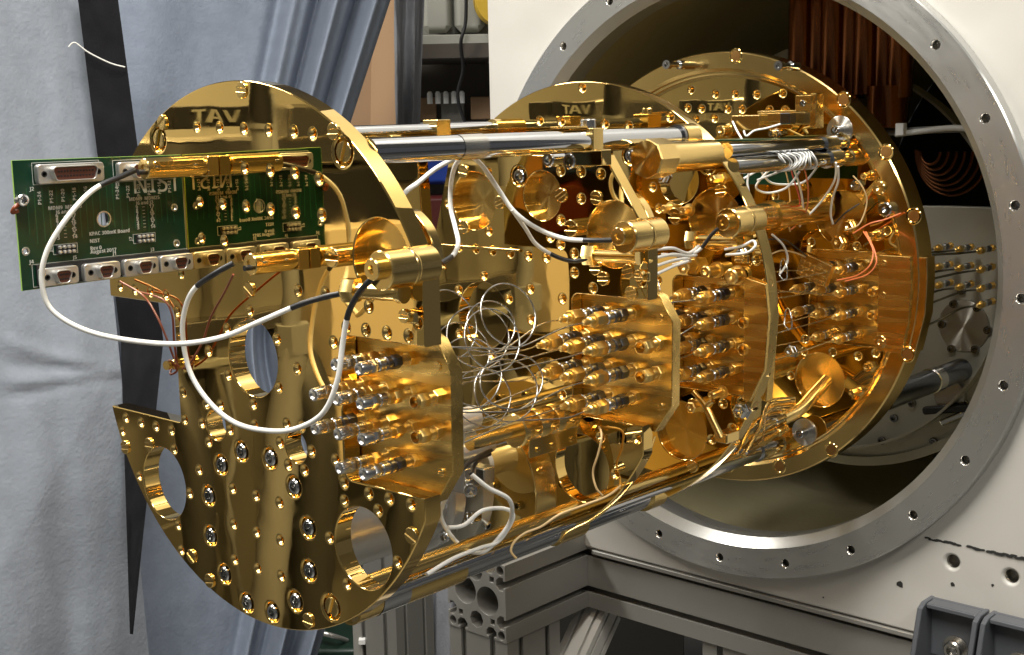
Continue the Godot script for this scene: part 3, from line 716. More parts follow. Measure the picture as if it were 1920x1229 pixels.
func frame_beams() -> void:
	var xb: float = -0.18068 + 0.002
	var ytop := -0.3200
	var ybeam := -0.3005
	var zf := -0.557
	var sc := Vector3(0.84, 0.84, 1.0)
	var b := put("profile_beam", profile_mesh(0.135), M.profile, null, Transform3D(Basis(), Vector3(xb - 0.042, ybeam - 0.042, -0.434)).scaled_local(sc))
	tag(b, "short aluminium profile stub with its hollow end face towards the viewer", "aluminium profile")
	b = put("profile_beam", profile_mesh(0.65), M.profile, null, Transform3D(Basis(Vector3.UP, PI / 2), Vector3(xb + 0.60, ybeam - 0.0425, -0.569 - 0.042)).scaled_local(sc))
	tag(b, "long aluminium profile beam along the bottom of the cream vessel", "aluminium profile")
	b = put("profile_leg", profile_mesh(0.75), M.profile, null, Transform3D(Basis(Vector3.RIGHT, -PI / 2), Vector3(xb - 0.0425, ybeam - 0.0845, -0.478)).scaled_local(sc))
	tag(b, "upright aluminium profile leg under the stub with the hollow end", "aluminium profile")
	b = put("profile_leg", profile_mesh(0.75), M.profile, null, Transform3D(Basis(Vector3.RIGHT, -PI / 2), Vector3(xb + 0.19, ybeam - 0.0850, -0.615)).scaled_local(sc))
	tag(b, "upright aluminium profile leg under the long beam", "aluminium profile")
	var b1 := Vector3(-0.1851, -0.3968, -0.6000)
	var b2 := Vector3(-0.1752, -0.4879, -0.5000)
	b = put("diagonal_brace", profile_mesh(0.3), M.cream_paint, null, along(b1 - b2, b1).scaled_local(Vector3(0.36, 0.36, 1)))
	tag(b, "pale diagonal brace below the corner of the two beams", "brace")
	# seal between vessel and beam
	var lip := put("rubber_strip", MB.new().box(Vector3(0.14, -0.3185, -0.5685), Vector3(0.62, 0.005, 0.010), 0.001).mesh(), M.profile)
	tag(lip, "thin grey strip between the long beam and the cream vessel", "strip")
	var cb := thing("corner_bracket", "small pale corner bracket with a hex bolt on top of the aluminium stub", "bracket", Vector3(xb - 0.068, ybeam, -0.470))
	put("plate", MB.new().box(Vector3(0, 0.004, 0), Vector3(0.034, 0.008, 0.044), 0.001).mesh(), M.cream_paint, cb)
	put("upright", MB.new().box(Vector3(0, 0.022, -0.020), Vector3(0.034, 0.036, 0.006), 0.001).mesh(), M.cream_paint, cb)
	put("bolt", MB.new().lathe([Vector2(0.0095, 0), Vector2(0.0095, 0.001), Vector2(0.0068, 0.001), Vector2(0.0068, 0.007), Vector2(0.0060, 0.008), Vector2(0, 0.008)], 6, along(Vector3.UP, Vector3(0, 0.008, 0.006)), true).mesh(), M.zinc, cb)
	# two angle brackets with bolts on the beam
	for i in 2:
		var t := thing("angle_bracket", ["dark grey cast angle bracket bolted beside the vessel, left of the pair", "dark grey cast angle bracket at the right corner of the pair"][i], "bracket", Vector3([0.2475, 0.3035][i], ytop - 0.004, zf + 0.001), "cast angle brackets on the long beam")
		bracket(t)

func bracket(t: Node3D) -> void:
	# two flanges with side cheeks, open towards the viewer
	var w := 0.049
	var h := 0.052
	put("back_plate", MB.new().box(Vector3(0, h * 0.5, 0.003), Vector3(w, h, 0.006), 0.0015).mesh(), M.bracket_grey, t)
	put("foot_plate", MB.new().box(Vector3(0, 0.003 - 0.055, 0.029), Vector3(w, 0.006, 0.05), 0.0015).mesh(), M.bracket_grey, t)
	put("lower_plate", MB.new().box(Vector3(0, -0.0275, 0.003), Vector3(w, 0.055, 0.006), 0.0015).mesh(), M.bracket_grey, t)
	for s in [-1.0, 1.0]:
		var o := [Vector2(0, -0.055), Vector2(0.054, -0.055), Vector2(0.054, -0.047), Vector2(0.026, h - 0.004), Vector2(0.018, h), Vector2(0, h)]
		put("cheek", MB.new().plate(rev(o.map(func(p): return Vector2(-p.x, p.y))), [], 0.005, 0.001, [], Transform3D(Basis(Vector3.UP, PI / 2), Vector3(s * w * 0.5 + 0.0025, 0, 0))).mesh(), M.bracket_grey, t)
	put("top_lip", MB.new().box(Vector3(0, h - 0.003, 0.011), Vector3(w - 0.004, 0.005, 0.016), 0.0015).mesh(), M.bracket_grey, t)
	put("bolt", socket_screw(0.0085, 0.009), M.zinc, t, Transform3D(Basis(), Vector3(0.001, 0.012, 0.0066)))
	put("washer", MB.new().lathe([Vector2(0.005, 0), Vector2(0.0115, 0.0), Vector2(0.0115, 0.002), Vector2(0.005, 0.002)], 24, Transform3D(Basis(), Vector3(0.001, 0.012, 0.006))).mesh(), M.zinc, t)
	put("bolt", socket_screw(0.0085, 0.009), M.zinc, t, Transform3D(Basis(Vector3.RIGHT, -PI / 2), Vector3(0.0, -0.0488, 0.032)))

# ---------------------------------------------------------------- screws
func socket_screw(r: float, h: float) -> ArrayMesh:
	var key := "ss%.5f_%.5f" % [r, h]
	if not shared.has(key):
		var mb := MB.new()
		mb.lathe([Vector2(r, -0.001), Vector2(r, h - r * 0.18), Vector2(r * 0.85, h), Vector2(r * 0.58, h)], 20)
		mb.lathe([Vector2(r * 0.58, h), Vector2(r * 0.52, h - r * 0.6), Vector2(0, h - r * 0.7)], 6, Transform3D(), true)
		shared[key] = mb.mesh()
	return shared[key]
func slot_screw(r: float, h: float) -> ArrayMesh:
	var key := "sl%.5f_%.5f" % [r, h]
	if not shared.has(key):
		var mb := MB.new()
		for s in [-1.0, 1.0]:                           # two half heads beside the slot
			var o := []
			for k in 13:
				var a := lerpf(-1.35, 1.35, k / 12.0)
				o.append(Vector2(sin(a) * r, s * maxf(cos(a) * r, r * 0.13)))
			if s > 0:
				o.reverse()
			mb.plate(o, [], h + 0.001, r * 0.14, [], Transform3D(Basis(), Vector3(0, 0, h)))
		mb.lathe([Vector2(r * 0.95, -0.001), Vector2(r * 0.95, h * 0.45), Vector2(0, h * 0.45)], 16)
		shared[key] = mb.mesh()
	return shared[key]
func hole_mesh(r: float) -> ArrayMesh:
	var key := "hole%.5f" % r
	if not shared.has(key):
		shared[key] = MB.new().lathe([Vector2(r, 0), Vector2(r * 0.94, -0.00002), Vector2(r * 0.80, -0.00022), Vector2(r * 0.66, -0.0009), Vector2(r * 0.5, -0.0022), Vector2(r * 0.46, -0.0024), Vector2(r * 0.46, -0.0065), Vector2(0, -0.0065)], 16).mesh()
	return shared[key]
func counterbore_mesh(r: float) -> ArrayMesh:
	var key := "cb%.5f" % r
	if not shared.has(key):
		shared[key] = MB.new().lathe([Vector2(r, 0), Vector2(r * 0.95, -0.00003), Vector2(r * 0.86, -0.0003), Vector2(r * 0.8, -0.0010), Vector2(r * 0.78, -0.0040), Vector2(0, -0.0040)], 20).mesh()
	return shared[key]

# ---------------------------------------------------------------- gold plates
func clear_of(p: Vector2, rings: Array, d: float) -> Vector2:
	for k in 3:
		for r in rings:
			for i in r.size():
				var q := Geometry2D.get_closest_point_to_segment(p, r[i], r[(i + 1) % r.size()])
				var e := p.distance_to(q)
				if e < d:
					p = q + (p - q).normalized() * d
	return p

# holes: through holes; pockets: [centre, radius, depth]
func gold_plate(t: Node3D, outline: Array, holes: Array, pockets: Array, thick: float, taps: Array, silver: Array, large: Array, ovals: Array, rtap := 0.0046) -> void:
	var through := holes.duplicate()
	for p in pockets:
		through.append(ring(p[0], p[1], 64))
	var plain := []
	var taken := []
	var keep_taps := []
	var walls := [outline] + through
	for q in silver:
		plain.append(ring(q, 0.0088, 20))
		taken.append([q, 0.0088])
	for q in ovals:
		plain.append(ring(q, 0.0105, 20))
		taken.append([q, 0.0105])
	for q in large:
		taken.append([q, 0.0062])
	for q0 in taps:
		var q: Vector2 = clear_of(q0, walls, rtap + 0.0007)
		var free := true
		for o in taken:
			if q.distance_to(o[0]) < o[1] + rtap + 0.0003:
				free = false
		for r in through:
			if Geometry2D.is_point_in_polygon(q, PackedVector2Array(r)):
				free = false
		if not Geometry2D.is_point_in_polygon(q, PackedVector2Array(outline)):
			free = false
		for r in walls:
			for i in r.size():
				if q.distance_to(Geometry2D.get_closest_point_to_segment(q, r[i], r[(i + 1) % r.size()])) < rtap + 0.0002:
					free = false
		if free:
			taken.append([q, rtap])
			keep_taps.append(q)
			plain.append(ring(q, rtap, 16))
	put("disc", MB.new().plate(outline, through, thick, 0.0009, plain).mesh(), M.gold, t)
	for q in keep_taps:
		put("tapped_hole", hole_mesh(rtap), M.gold_machined, t, Transform3D(Basis(), Vector3(q.x, q.y, 0)))
	for q in silver:
		var s := put("steel_bolt", socket_screw(0.0052, 0.0045), M.steel, t, Transform3D(Basis(Vector3.BACK, rng.randf() * 2), Vector3(q.x, q.y, -0.0038)))
		put("counterbore", counterbore_mesh(0.0088), M.gold, s, s.transform.affine_inverse() * Transform3D(Basis(), Vector3(q.x, q.y, 0)))
	for q in ovals:
		var s := put("leg_bolt", slot_screw(0.0066, 0.0036), M.gold_machined, t, Transform3D(Basis(Vector3.BACK, 1.2), Vector3(q.x, q.y, -0.0035)))
		put("counterbore", counterbore_mesh(0.0105), M.gold, s, s.transform.affine_inverse() * Transform3D(Basis(), Vector3(q.x, q.y, 0)))
	for q in large:
		put("screw", slot_screw(0.0052, 0.0018), M.gold_machined, t, Transform3D(Basis(Vector3.BACK, rng.randf_range(-0.6, 0.6)), Vector3(q.x, q.y, 0)))
	for p in pockets:
		var r: float = p[1]
		put("turned_pocket", MB.new().lathe([Vector2(r + 0.0004, -p[2] - 0.004), Vector2(r + 0.0004, -p[2]), Vector2(r * 0.4, -p[2]), Vector2(0.0005, -p[2])], 72).mesh(), M.gold_turned, t, Transform3D(Basis(), Vector3(p[0].x, p[0].y, 0)))

func smooth2(p: Array) -> Array:
	return rev(smooth(p.map(func(q): return Vector3(q.x, q.y, 0)), 6).map(func(q): return Vector2(q.x, q.y)))
func window_edge(x0 := 0.093, x1 := 0.163, y0 := -0.0635, y1 := 0.0262) -> Array:      # from lower right to upper right, along the window's three sides
	return [Vector2(x1, y0)] + arc(Vector2(x0 + 0.006, y0 + 0.006), 0.006, 270, 180, 6) + arc(Vector2(x0 + 0.006, y1 - 0.006), 0.006, 180, 90, 6)

func plates() -> void:
	var R := 0.18
	# front plate
	var t := thing("front_plate", "frontmost polished gold disc with a notch on its left", "gold plate", Vector3())
	var o := window_edge() + [Vector2(0.1677, 0.0262)] + arc(Vector2.ZERO, R, 21.3, 154.9, 76) + [Vector2(-0.163, 0.030)] + arc(Vector2(-0.091, 0.021), 0.009, 90, 0, 6) + arc(Vector2(-0.085, -0.0505), 0.003, 0, -90, 4) + arc(Vector2.ZERO, R, 197.3, 334.9, 80)
	gold_plate(t, o, [ring(Vector2(0.0055, 0.0022), 0.0256, 64), ring(Vector2(-0.1081, -0.1021), 0.0267, 64), ring(Vector2(0.107, -0.105), 0.026, 64), ring(Vector2(-0.0399, -0.0488), 0.0109, 40), ring(Vector2(0.046, -0.0509), 0.0106, 40)],
		[[Vector2(0.1325, 0.0745), 0.0235, 0.011]], 0.0138, A_SMALL, A_SILVER, A_LARGE, A_OVAL)
	put("lug", MB.new().plate(smooth2([Vector2(0.1317, 0.0987), Vector2(0.1408, 0.1018), Vector2(0.1521, 0.0945), Vector2(0.1590, 0.0844), Vector2(0.1612, 0.0743)]) + [Vector2(0.1614, 0.0688), Vector2(0.1437, 0.0677), Vector2(0.1309, 0.0836)], [], 0.008, 0.0008, [], Transform3D(Basis(), Vector3(0, 0, -0.016))).mesh(), M.gold_edge, t)
	# intermediate plate
	t = thing("intermediate_plate", "second gold plate with a flat cut top and an open slot", "gold plate", Vector3(0, 0, PLATE_B))
	o = window_edge(0.093, 0.1565) + [Vector2(0.1613, 0.0262), Vector2(0.1620, 0.0708), Vector2(0.1242, 0.1255), Vector2(-0.028, 0.1255), Vector2(-0.047, 0.062), Vector2(-0.060, 0.062), Vector2(-0.064, 0.1255)] + arc(Vector2.ZERO, 0.178, 135.0, 154.9, 12) + [Vector2(-0.161, 0.030)] + arc(Vector2(-0.091, 0.021), 0.009, 90, 0, 6) + arc(Vector2(-0.085, -0.0505), 0.003, 0, -90, 4) + arc(Vector2.ZERO, 0.178, 197.3, 331.6, 80)
	gold_plate(t, o, [ring(Vector2(0.0035, 0.0022), 0.0258, 64), ring(Vector2(-0.1081, -0.1021), 0.0267, 64), ring(Vector2(0.1, -0.1035), 0.0255, 64)],
		[[Vector2(-0.0034, 0.0903), 0.0222, 0.011], [Vector2(0.066, 0.096), 0.018, 0.008], [Vector2(0.1316, 0.0706), 0.0235, 0.006]], 0.012, B_SMALL, B_SILVER, B_LARGE, [])
	for q in [Vector2(0.0831, 0.1228), Vector2(0.1024, 0.1218)]:
		put("steel_bolt", socket_screw(0.0056, 0.013), M.steel, t, Transform3D(Basis(), Vector3(q.x, q.y, 0.0)))
	var tb := Vector2(0.1163, 0.1233)
	put("top_block", MB.new().box(Vector3(tb.x, tb.y + 0.001, 0.006), Vector3(0.030, 0.011, 0.011), 0.0006).mesh(), M.gold, t)
	put("ledge", MB.new().box(Vector3(-0.014, 0.0545, 0.0006), Vector3(0.118, 0.0022, 0.0032), 0.0005).mesh(), M.gold, t)
	put("lug", MB.new().plate(smooth2([Vector2(0.1244, 0.0944), Vector2(0.1353, 0.0984), Vector2(0.1445, 0.0912), Vector2(0.1505, 0.0809), Vector2(0.1528, 0.0728)]) + [Vector2(0.1532, 0.0675), Vector2(0.1360, 0.0667), Vector2(0.1242, 0.0799)], [], 0.008, 0.0008, [], Transform3D(Basis(), Vector3(0, 0, -0.016))).mesh(), M.gold_edge, t)
	# second full disc
	t = thing("middle_plate", "third gold plate, a full polished disc before the port", "gold plate", Vector3(0, 0, PLATE_C))
	var win := [Vector2(0.163, -0.0635)] + window_edge() + [Vector2(0.163, 0.0262)]
	win.remove_at(0)
	gold_plate(t, ring(Vector2.ZERO, 0.1806, 144), [win, ring(Vector2(0.0035, 0.0022), 0.0258, 64), ring(Vector2(-0.1081, -0.1021), 0.0267, 64), ring(Vector2(0.098, 0.1015), 0.0185, 48)],
		[[Vector2(0.101, -0.0997), 0.0238, 0.006], [Vector2(0.1318, 0.0715), 0.0235, 0.006]], 0.0145, C_SMALL, C_SILVER, C_LARGE, [])
	put("bridge_plate", MB.new().plate([Vector2(0.1615, -0.066), Vector2(0.1672, -0.066), Vector2(0.1800, -0.040), Vector2(0.1830, 0.0), Vector2(0.1800, 0.0255), Vector2(0.1615, 0.0295)], [], 0.004, 0.0005, [], Transform3D(Basis(), Vector3(0, 0, 0.0045))).mesh(), M.gold_brushed, t)
	for y in [0.0205, 0.0265]:
		pass
	var fit := [Vector2(0.0864, 0.1040), Vector2(0.0914, 0.0791), Vector2(0.1121, 0.0349), Vector2(0.1344, 0.0330), Vector2(0.1592, 0.0483), Vector2(0.1536, 0.0301), Vector2(0.1188, -0.0758), Vector2(0.1402, -0.0627), Vector2(0.1592, -0.0745), Vector2(0.0858, -0.0684), Vector2(0.1384, 0.1037), Vector2(0.1116, 0.1330), Vector2(0.0736, 0.1331), Vector2(0.1091, 0.0784)]
	for k in fit.size():
		var q: Vector2 = fit[k]
		var r: float = [0.0048, 0.0034, 0.0060][k % 3]
		put("fitting", MB.new().lathe([Vector2(r + 0.0016, 0), Vector2(r + 0.0016, 0.0016), Vector2(r, 0.002), Vector2(r, 0.007 + 0.003 * (k % 4)), Vector2(r * 0.8, 0.008 + 0.003 * (k % 4)), Vector2(r * 0.45, 0.008 + 0.003 * (k % 4)), Vector2(0, 0.006 + 0.003 * (k % 4))], 6 if k % 2 == 0 else 20, Transform3D(), k % 2 == 0).mesh(), M.gold_nut if k % 4 else M.steel, t, Transform3D(Basis(), Vector3(q.x, q.y, 0)))
	for an in [27.0, 8.0, -8.0, -23.0, -38.0, 45.0, -55.0]:
		var d := Vector3(cos(deg_to_rad(an)), sin(deg_to_rad(an)), 0)
		put("rim_hole", MB.new().lathe([Vector2(0.0030, 0.0002), Vector2(0.0026, 0.0002), Vector2(0.0022, -0.001), Vector2(0.0, -0.001)], 14, along(d, d * 0.1805 + Vector3(0, 0, -0.006))).mesh(), M.hole, t)
	# rear plate with its raised rim
	t = thing("rear_plate", "rearmost and widest gold disc with a raised bolted rim", "gold plate", Vector3(0, 0, PLATE_D))
	win = window_edge(0.098, 0.172, -0.055, 0.0285)
	win.append(Vector2(0.172, 0.0285))
	gold_plate(t, ring(Vector2(0.004, 0.004), 0.1818, 144), [win, ring(Vector2(0.0035, 0.0022), 0.0258, 64)], [[Vector2(0.1098, -0.0911), 0.0247, 0.006], [Vector2(0.128, 0.058), 0.024, 0.006]], 0.014, D_SMALL, [], [], [])
	put("rim", MB.new().lathe([Vector2(0.204, -0.016), Vector2(0.204, 0.0085), Vector2(0.2028, 0.0098), Vector2(0.1890, 0.0098), Vector2(0.1862, 0.0068), Vector2(0.1862, 0.0046), Vector2(0.1846, 0.0046), Vector2(0.1832, 0.0034), Vector2(0.1832, 0.0006), Vector2(0.1805, 0.0004)], 160).mesh(), M.gold_rim, t, Transform3D(Basis(), Vector3(0.004, 0.004, 0)))
	for q in [Vector2(0.0237, 0.2034), Vector2(0.1335, 0.1614), Vector2(0.1745, 0.1165), Vector2(0.2011, 0.0629), Vector2(0.1989, -0.0562), Vector2(0.1281, -0.1522), Vector2(0.0748, -0.1766), Vector2(0.0183, -0.1850)]:
		var rh := put("rim_hole", MB.new().lathe([Vector2(0.0072, 0), Vector2(0.0066, 0.0006), Vector2(0.0054, 0.0006), Vector2(0.0048, 0.0001)], 20).mesh(), M.gold, t, Transform3D(Basis(), Vector3(q.x, q.y, 0.0098)))
		put("bolt", MB.new().lathe([Vector2(0.0049, 0.0002), Vector2(0.0028, 0.0003), Vector2(0, 0.0003)], 16).mesh(), M.hole, rh)
	for q in [Vector2(-0.0312, 0.1974), Vector2(0.0875, 0.1918)]:
		put("standoff_pin", MB.new().lathe([Vector2(0.0042, 0), Vector2(0.0042, 0.012), Vector2(0.0026, 0.014), Vector2(0.0026, 0.026), Vector2(0.0042, 0.027), Vector2(0.0042, 0.032), Vector2(0.0022, 0.032), Vector2(0.0018, 0.029), Vector2(0, 0.029)], 18).mesh(), M.steel, t, Transform3D(Basis(), Vector3(q.x, q.y, 0.0098)))
	var bl := MB.new()
	bl.plate([Vector2(0.1715, -0.0555), Vector2(0.1945, -0.0555), Vector2(0.2000, -0.030), Vector2(0.2020, 0.0), Vector2(0.2005, 0.0285), Vector2(0.1715, 0.0285)], [], 0.006, 0.0005, [], Transform3D(Basis(), Vector3(0, 0, 0.0125)))
	put("bridge_plate", bl.mesh(), M.gold_brushed, t)
	put("rim_block", MB.new().plate([Vector2(0.2012, -0.054), Vector2(0.2055, -0.054), Vector2(0.2135, -0.020), Vector2(0.2145, 0.010), Vector2(0.2135, 0.0285), Vector2(0.2025, 0.0285)], [], 0.016, 0.0008, [], Transform3D(Basis(), Vector3(0, 0, 0.009))).mesh(), M.gold_edge, t)
	for y in [0.022, -0.006, -0.048]:
		put("screw", slot_screw(0.0026, 0.001), M.gold_machined, t, Transform3D(Basis(), Vector3(0.1765, y, 0.0125)))
	var posts := [Vector2(0.1436, 0.0874), Vector2(0.1697, 0.0861), Vector2(0.1575, 0.0960), Vector2(0.1393, 0.0514), Vector2(0.1169, 0.0756), Vector2(0.1780, 0.0681), Vector2(0.0912, 0.0854), Vector2(0.0724, 0.0608), Vector2(0.1648, 0.0446), Vector2(0.1292, 0.0368), Vector2(0.0631, 0.1329), Vector2(0.0118, 0.1357), Vector2(0.1601, -0.0726), Vector2(0.1747, -0.0472), Vector2(0.1504, -0.0955), Vector2(0.0825, -0.0666), Vector2(0.1256, -0.0449), Vector2(0.0602, -0.0892)]
	for k in posts.size():
		var q: Vector2 = posts[k]
		var r: float = [0.0040, 0.0062, 0.0032, 0.0052][k % 4]
		put("standoff", MB.new().lathe([Vector2(r + 0.0014, 0), Vector2(r + 0.0014, 0.002), Vector2(r, 0.0024), Vector2(r, 0.008 + 0.004 * (k % 3)), Vector2(r * 0.85, 0.009 + 0.004 * (k % 3)), Vector2(r * 0.4, 0.009 + 0.004 * (k % 3)), Vector2(0, 0.007 + 0.004 * (k % 3))], 6 if k % 3 == 0 else 20, Transform3D(), k % 3 == 0).mesh(), M.gold_machined if k % 5 else M.steel, t, Transform3D(Basis(), Vector3(q.x, q.y, 0)))
	for k in 2:
		var q: Vector2 = [Vector2(0.1307, 0.1353), Vector2(0.1004, -0.1396)][k]
		var w := put("steel_washer", MB.new().lathe([Vector2(0.0125, 0), Vector2(0.0125, 0.0018), Vector2(0.012, 0.0022), Vector2(0.0, 0.0022)], 40).mesh(), M.turned_alu, t, Transform3D(Basis(), Vector3(q.x, q.y, 0.008)))
		put("bolt", socket_screw(0.0042, 0.009), M.steel, w, Transform3D(Basis(), Vector3(0, 0, 0.0022)))

# ---------------------------------------------------------------- coaxial connectors
func conn_parts() -> Dictionary:
	if shared.has("conn"):
		return shared.conn
	var d := {}
	var base := MB.new()
	base.lathe([Vector2(0.0050, 0), Vector2(0.0050, 0.0032), Vector2(0.0046, 0.0036), Vector2(0.0032, 0.0036)], 6, Transform3D(), true)
	base.lathe([Vector2(0.0031, 0.0036), Vector2(0.0031, 0.0044), Vector2(0.0027, 0.0047), Vector2(0.0031, 0.0050), Vector2(0.0031, 0.0056), Vector2(0.0027, 0.0059), Vector2(0.0031, 0.0062), Vector2(0.0031, 0.0068), Vector2(0.0027, 0.0071), Vector2(0.0031, 0.0074), Vector2(0.0031, 0.010)], 16)
	d.base = base.mesh()
	var att := MB.new()
	att.lathe([Vector2(0.0030, 0.0), Vector2(0.0044, 0.0002), Vector2(0.0047, 0.0008), Vector2(0.0047, 0.0060), Vector2(0.0044, 0.0066), Vector2(0.0034, 0.0066)], 6, Transform3D(), true)
	att.lathe([Vector2(0.0034, 0.0066), Vector2(0.0034, 0.0076), Vector2(0.0042, 0.0078), Vector2(0.0042, 0.0108), Vector2(0.0036, 0.0112), Vector2(0.0036, 0.0125)], 20)
	d.att = att.mesh()
	var att2 := MB.new()
	att2.lathe([Vector2(0.0036, 0.0), Vector2(0.0043, 0.0004), Vector2(0.0043, 0.0046), Vector2(0.0038, 0.0052), Vector2(0.0038, 0.0066)], 20)
	d.att2 = att2.mesh()
	var cap := MB.new()
	cap.lathe([Vector2(0.0036, 0.0), Vector2(0.0046, 0.0003), Vector2(0.0048, 0.0009), Vector2(0.0048, 0.0048), Vector2(0.0045, 0.0054)], 6, Transform3D(), true)
	cap.lathe([Vector2(0.0044, 0.0052), Vector2(0.0044, 0.0108), Vector2(0.0040, 0.0119), Vector2(0.0030, 0.0123), Vector2(0.0018, 0.0112), Vector2(0, 0.0112)], 20)
	d.cap = cap.mesh()
	var nut := MB.new()
	nut.lathe([Vector2(0.0030, 0.0), Vector2(0.0050, 0.0002), Vector2(0.0053, 0.0009), Vector2(0.0053, 0.0076), Vector2(0.0049, 0.0084), Vector2(0.0036, 0.0086)], 6, Transform3D(), true)
	nut.lathe([Vector2(0.0042, 0.0084), Vector2(0.0042, 0.0092), Vector2(0.0030, 0.0094), Vector2(0.0030, 0.0125), Vector2(0.0022, 0.0132), Vector2(0.0019, 0.0165), Vector2(0.0008, 0.0170), Vector2(0, 0.0170)], 20)
	d.nut = nut.mesh()
	var single := MB.new()
	single.lathe([Vector2(0.0030, 0.0), Vector2(0.0046, 0.0002), Vector2(0.0050, 0.0008), Vector2(0.0050, 0.0070), Vector2(0.0046, 0.0078), Vector2(0.0042, 0.0080)], 6, Transform3D(), true)
	single.lathe([Vector2(0.0043, 0.0078), Vector2(0.0043, 0.0100), Vector2(0.0036, 0.0102), Vector2(0.0034, 0.0040), Vector2(0.0012, 0.0040), Vector2(0.0010, 0.0085), Vector2(0, 0.0085)], 20)
	d.single = single.mesh()
	shared.conn = d
	return d

func connector(t: Node3D, at: Vector3, kind: String, s := 1.0) -> void:
	var d := conn_parts()
	var turn := Basis.from_scale(Vector3(s * 0.92, s * 0.92, s * (1.0 if kind == "A" or kind == "single" else 1.06))) * Basis(Vector3.BACK, rng.randf() * TAU)
	var c := put("connector", d.base, M.gold_nut, t, Transform3D(turn, at))
	if kind == "single":
		put("open_nut", d.single, M.gold_nut, c, Transform3D(Basis(Vector3.BACK, rng.randf()), Vector3(0, 0, 0.0085)))
		return
	put("attenuator", d.att, M.conn_dark if kind != "A" or rng.randf() < 0.35 else M.gold_nut, c, Transform3D(Basis(Vector3.BACK, rng.randf()), Vector3(0, 0, 0.0095)))
	if kind == "A":
		put("steel_ring", d.att2, M.conn_steel, c, Transform3D(Basis(), Vector3(0, 0, 0.022)))
		put("end_cap", d.cap, M.conn_steel, c, Transform3D(Basis(Vector3.BACK, rng.randf()), Vector3(0, 0, 0.0286)))
	else:
		put("steel_ring", d.att2, M.conn_steel, c, Transform3D(Basis(), Vector3(0, 0, 0.022)))
		put("cable_nut", d.nut, M.gold_nut, c, Transform3D(Basis(Vector3.BACK, rng.randf()), Vector3(0, 0, 0.0286)))

func panels() -> void:
	var specs := [[-0.0142, "A", "brushed gold connector panel of the front plate with steel capped connectors"], [PLATE_B - 0.0122, "B", "brushed gold connector panel of the second plate with cabled connectors"],
		[PLATE_C - 0.0148, "C", "brushed gold connector panel framed by the third plate"], [PLATE_D - 0.0142, "D", "brushed gold connector panel of the rear plate with a small circuit on it"]]
	for s in specs:
		var t := thing("connector_panel", s[2], "connector panel", Vector3(0, 0, s[0]), "coaxial connector panels")
		var o := [Vector2(0.080, -0.070), Vector2(0.158, -0.070), Vector2(0.1725, -0.0495), Vector2(0.1735, 0.0105), Vector2(0.1625, 0.0275), Vector2(0.1535, 0.0315), Vector2(0.080, 0.0315)]
		if s[1] in ["C", "D"]:
			o = [Vector2(0.080, -0.069), Vector2(0.170, -0.069), Vector2(0.175, 0.0), Vector2(0.170, 0.034), Vector2(0.080, 0.034)]
		put("panel", MB.new().plate(o, [], 0.010, 0.0006).mesh(), M.gold_brushed, t)
		for r in 4:
			for c in 4:
				if r in [0, 3] and c in [0, 3]:
					continue
				connector(t, Vector3(COLS[c], ROWS[r], 0), "single" if c == 3 else s[1], {"A": 1.0, "B": 1.18, "C": 1.12, "D": 1.0}[s[1]])
		if s[1] in ["A", "B"]:
			for q in [Vector2(0.163, 0.013), Vector2(0.1635, -0.0505)]:
				put("screw", slot_screw(0.0028, 0.0012), M.gold_machined, t, Transform3D(Basis(), Vector3(q.x, q.y, 0)))
		if s[1] == "C":
			for q in [Vector2(0.1545, 0.0145), Vector2(0.1605, 0.0140), Vector2(0.1545, -0.047), Vector2(0.1605, -0.0475)]:
				put("screw", socket_screw(0.0030, 0.0045), M.steel, t, Transform3D(Basis(), Vector3(q.x, q.y, 0)))

# ---------------------------------------------------------------- legs and tubes between the plates
func z_rod(t: Node3D, called: String, p: Vector2, r: float, z0: float, z1: float, m: Material) -> void:
	put(called, MB.new().lathe([Vector2(0, z1), Vector2(r, z1), Vector2(r, z0), Vector2(0, z0)], 28, Transform3D(Basis(), Vector3(p.x, p.y, 0))).mesh(), m, t)

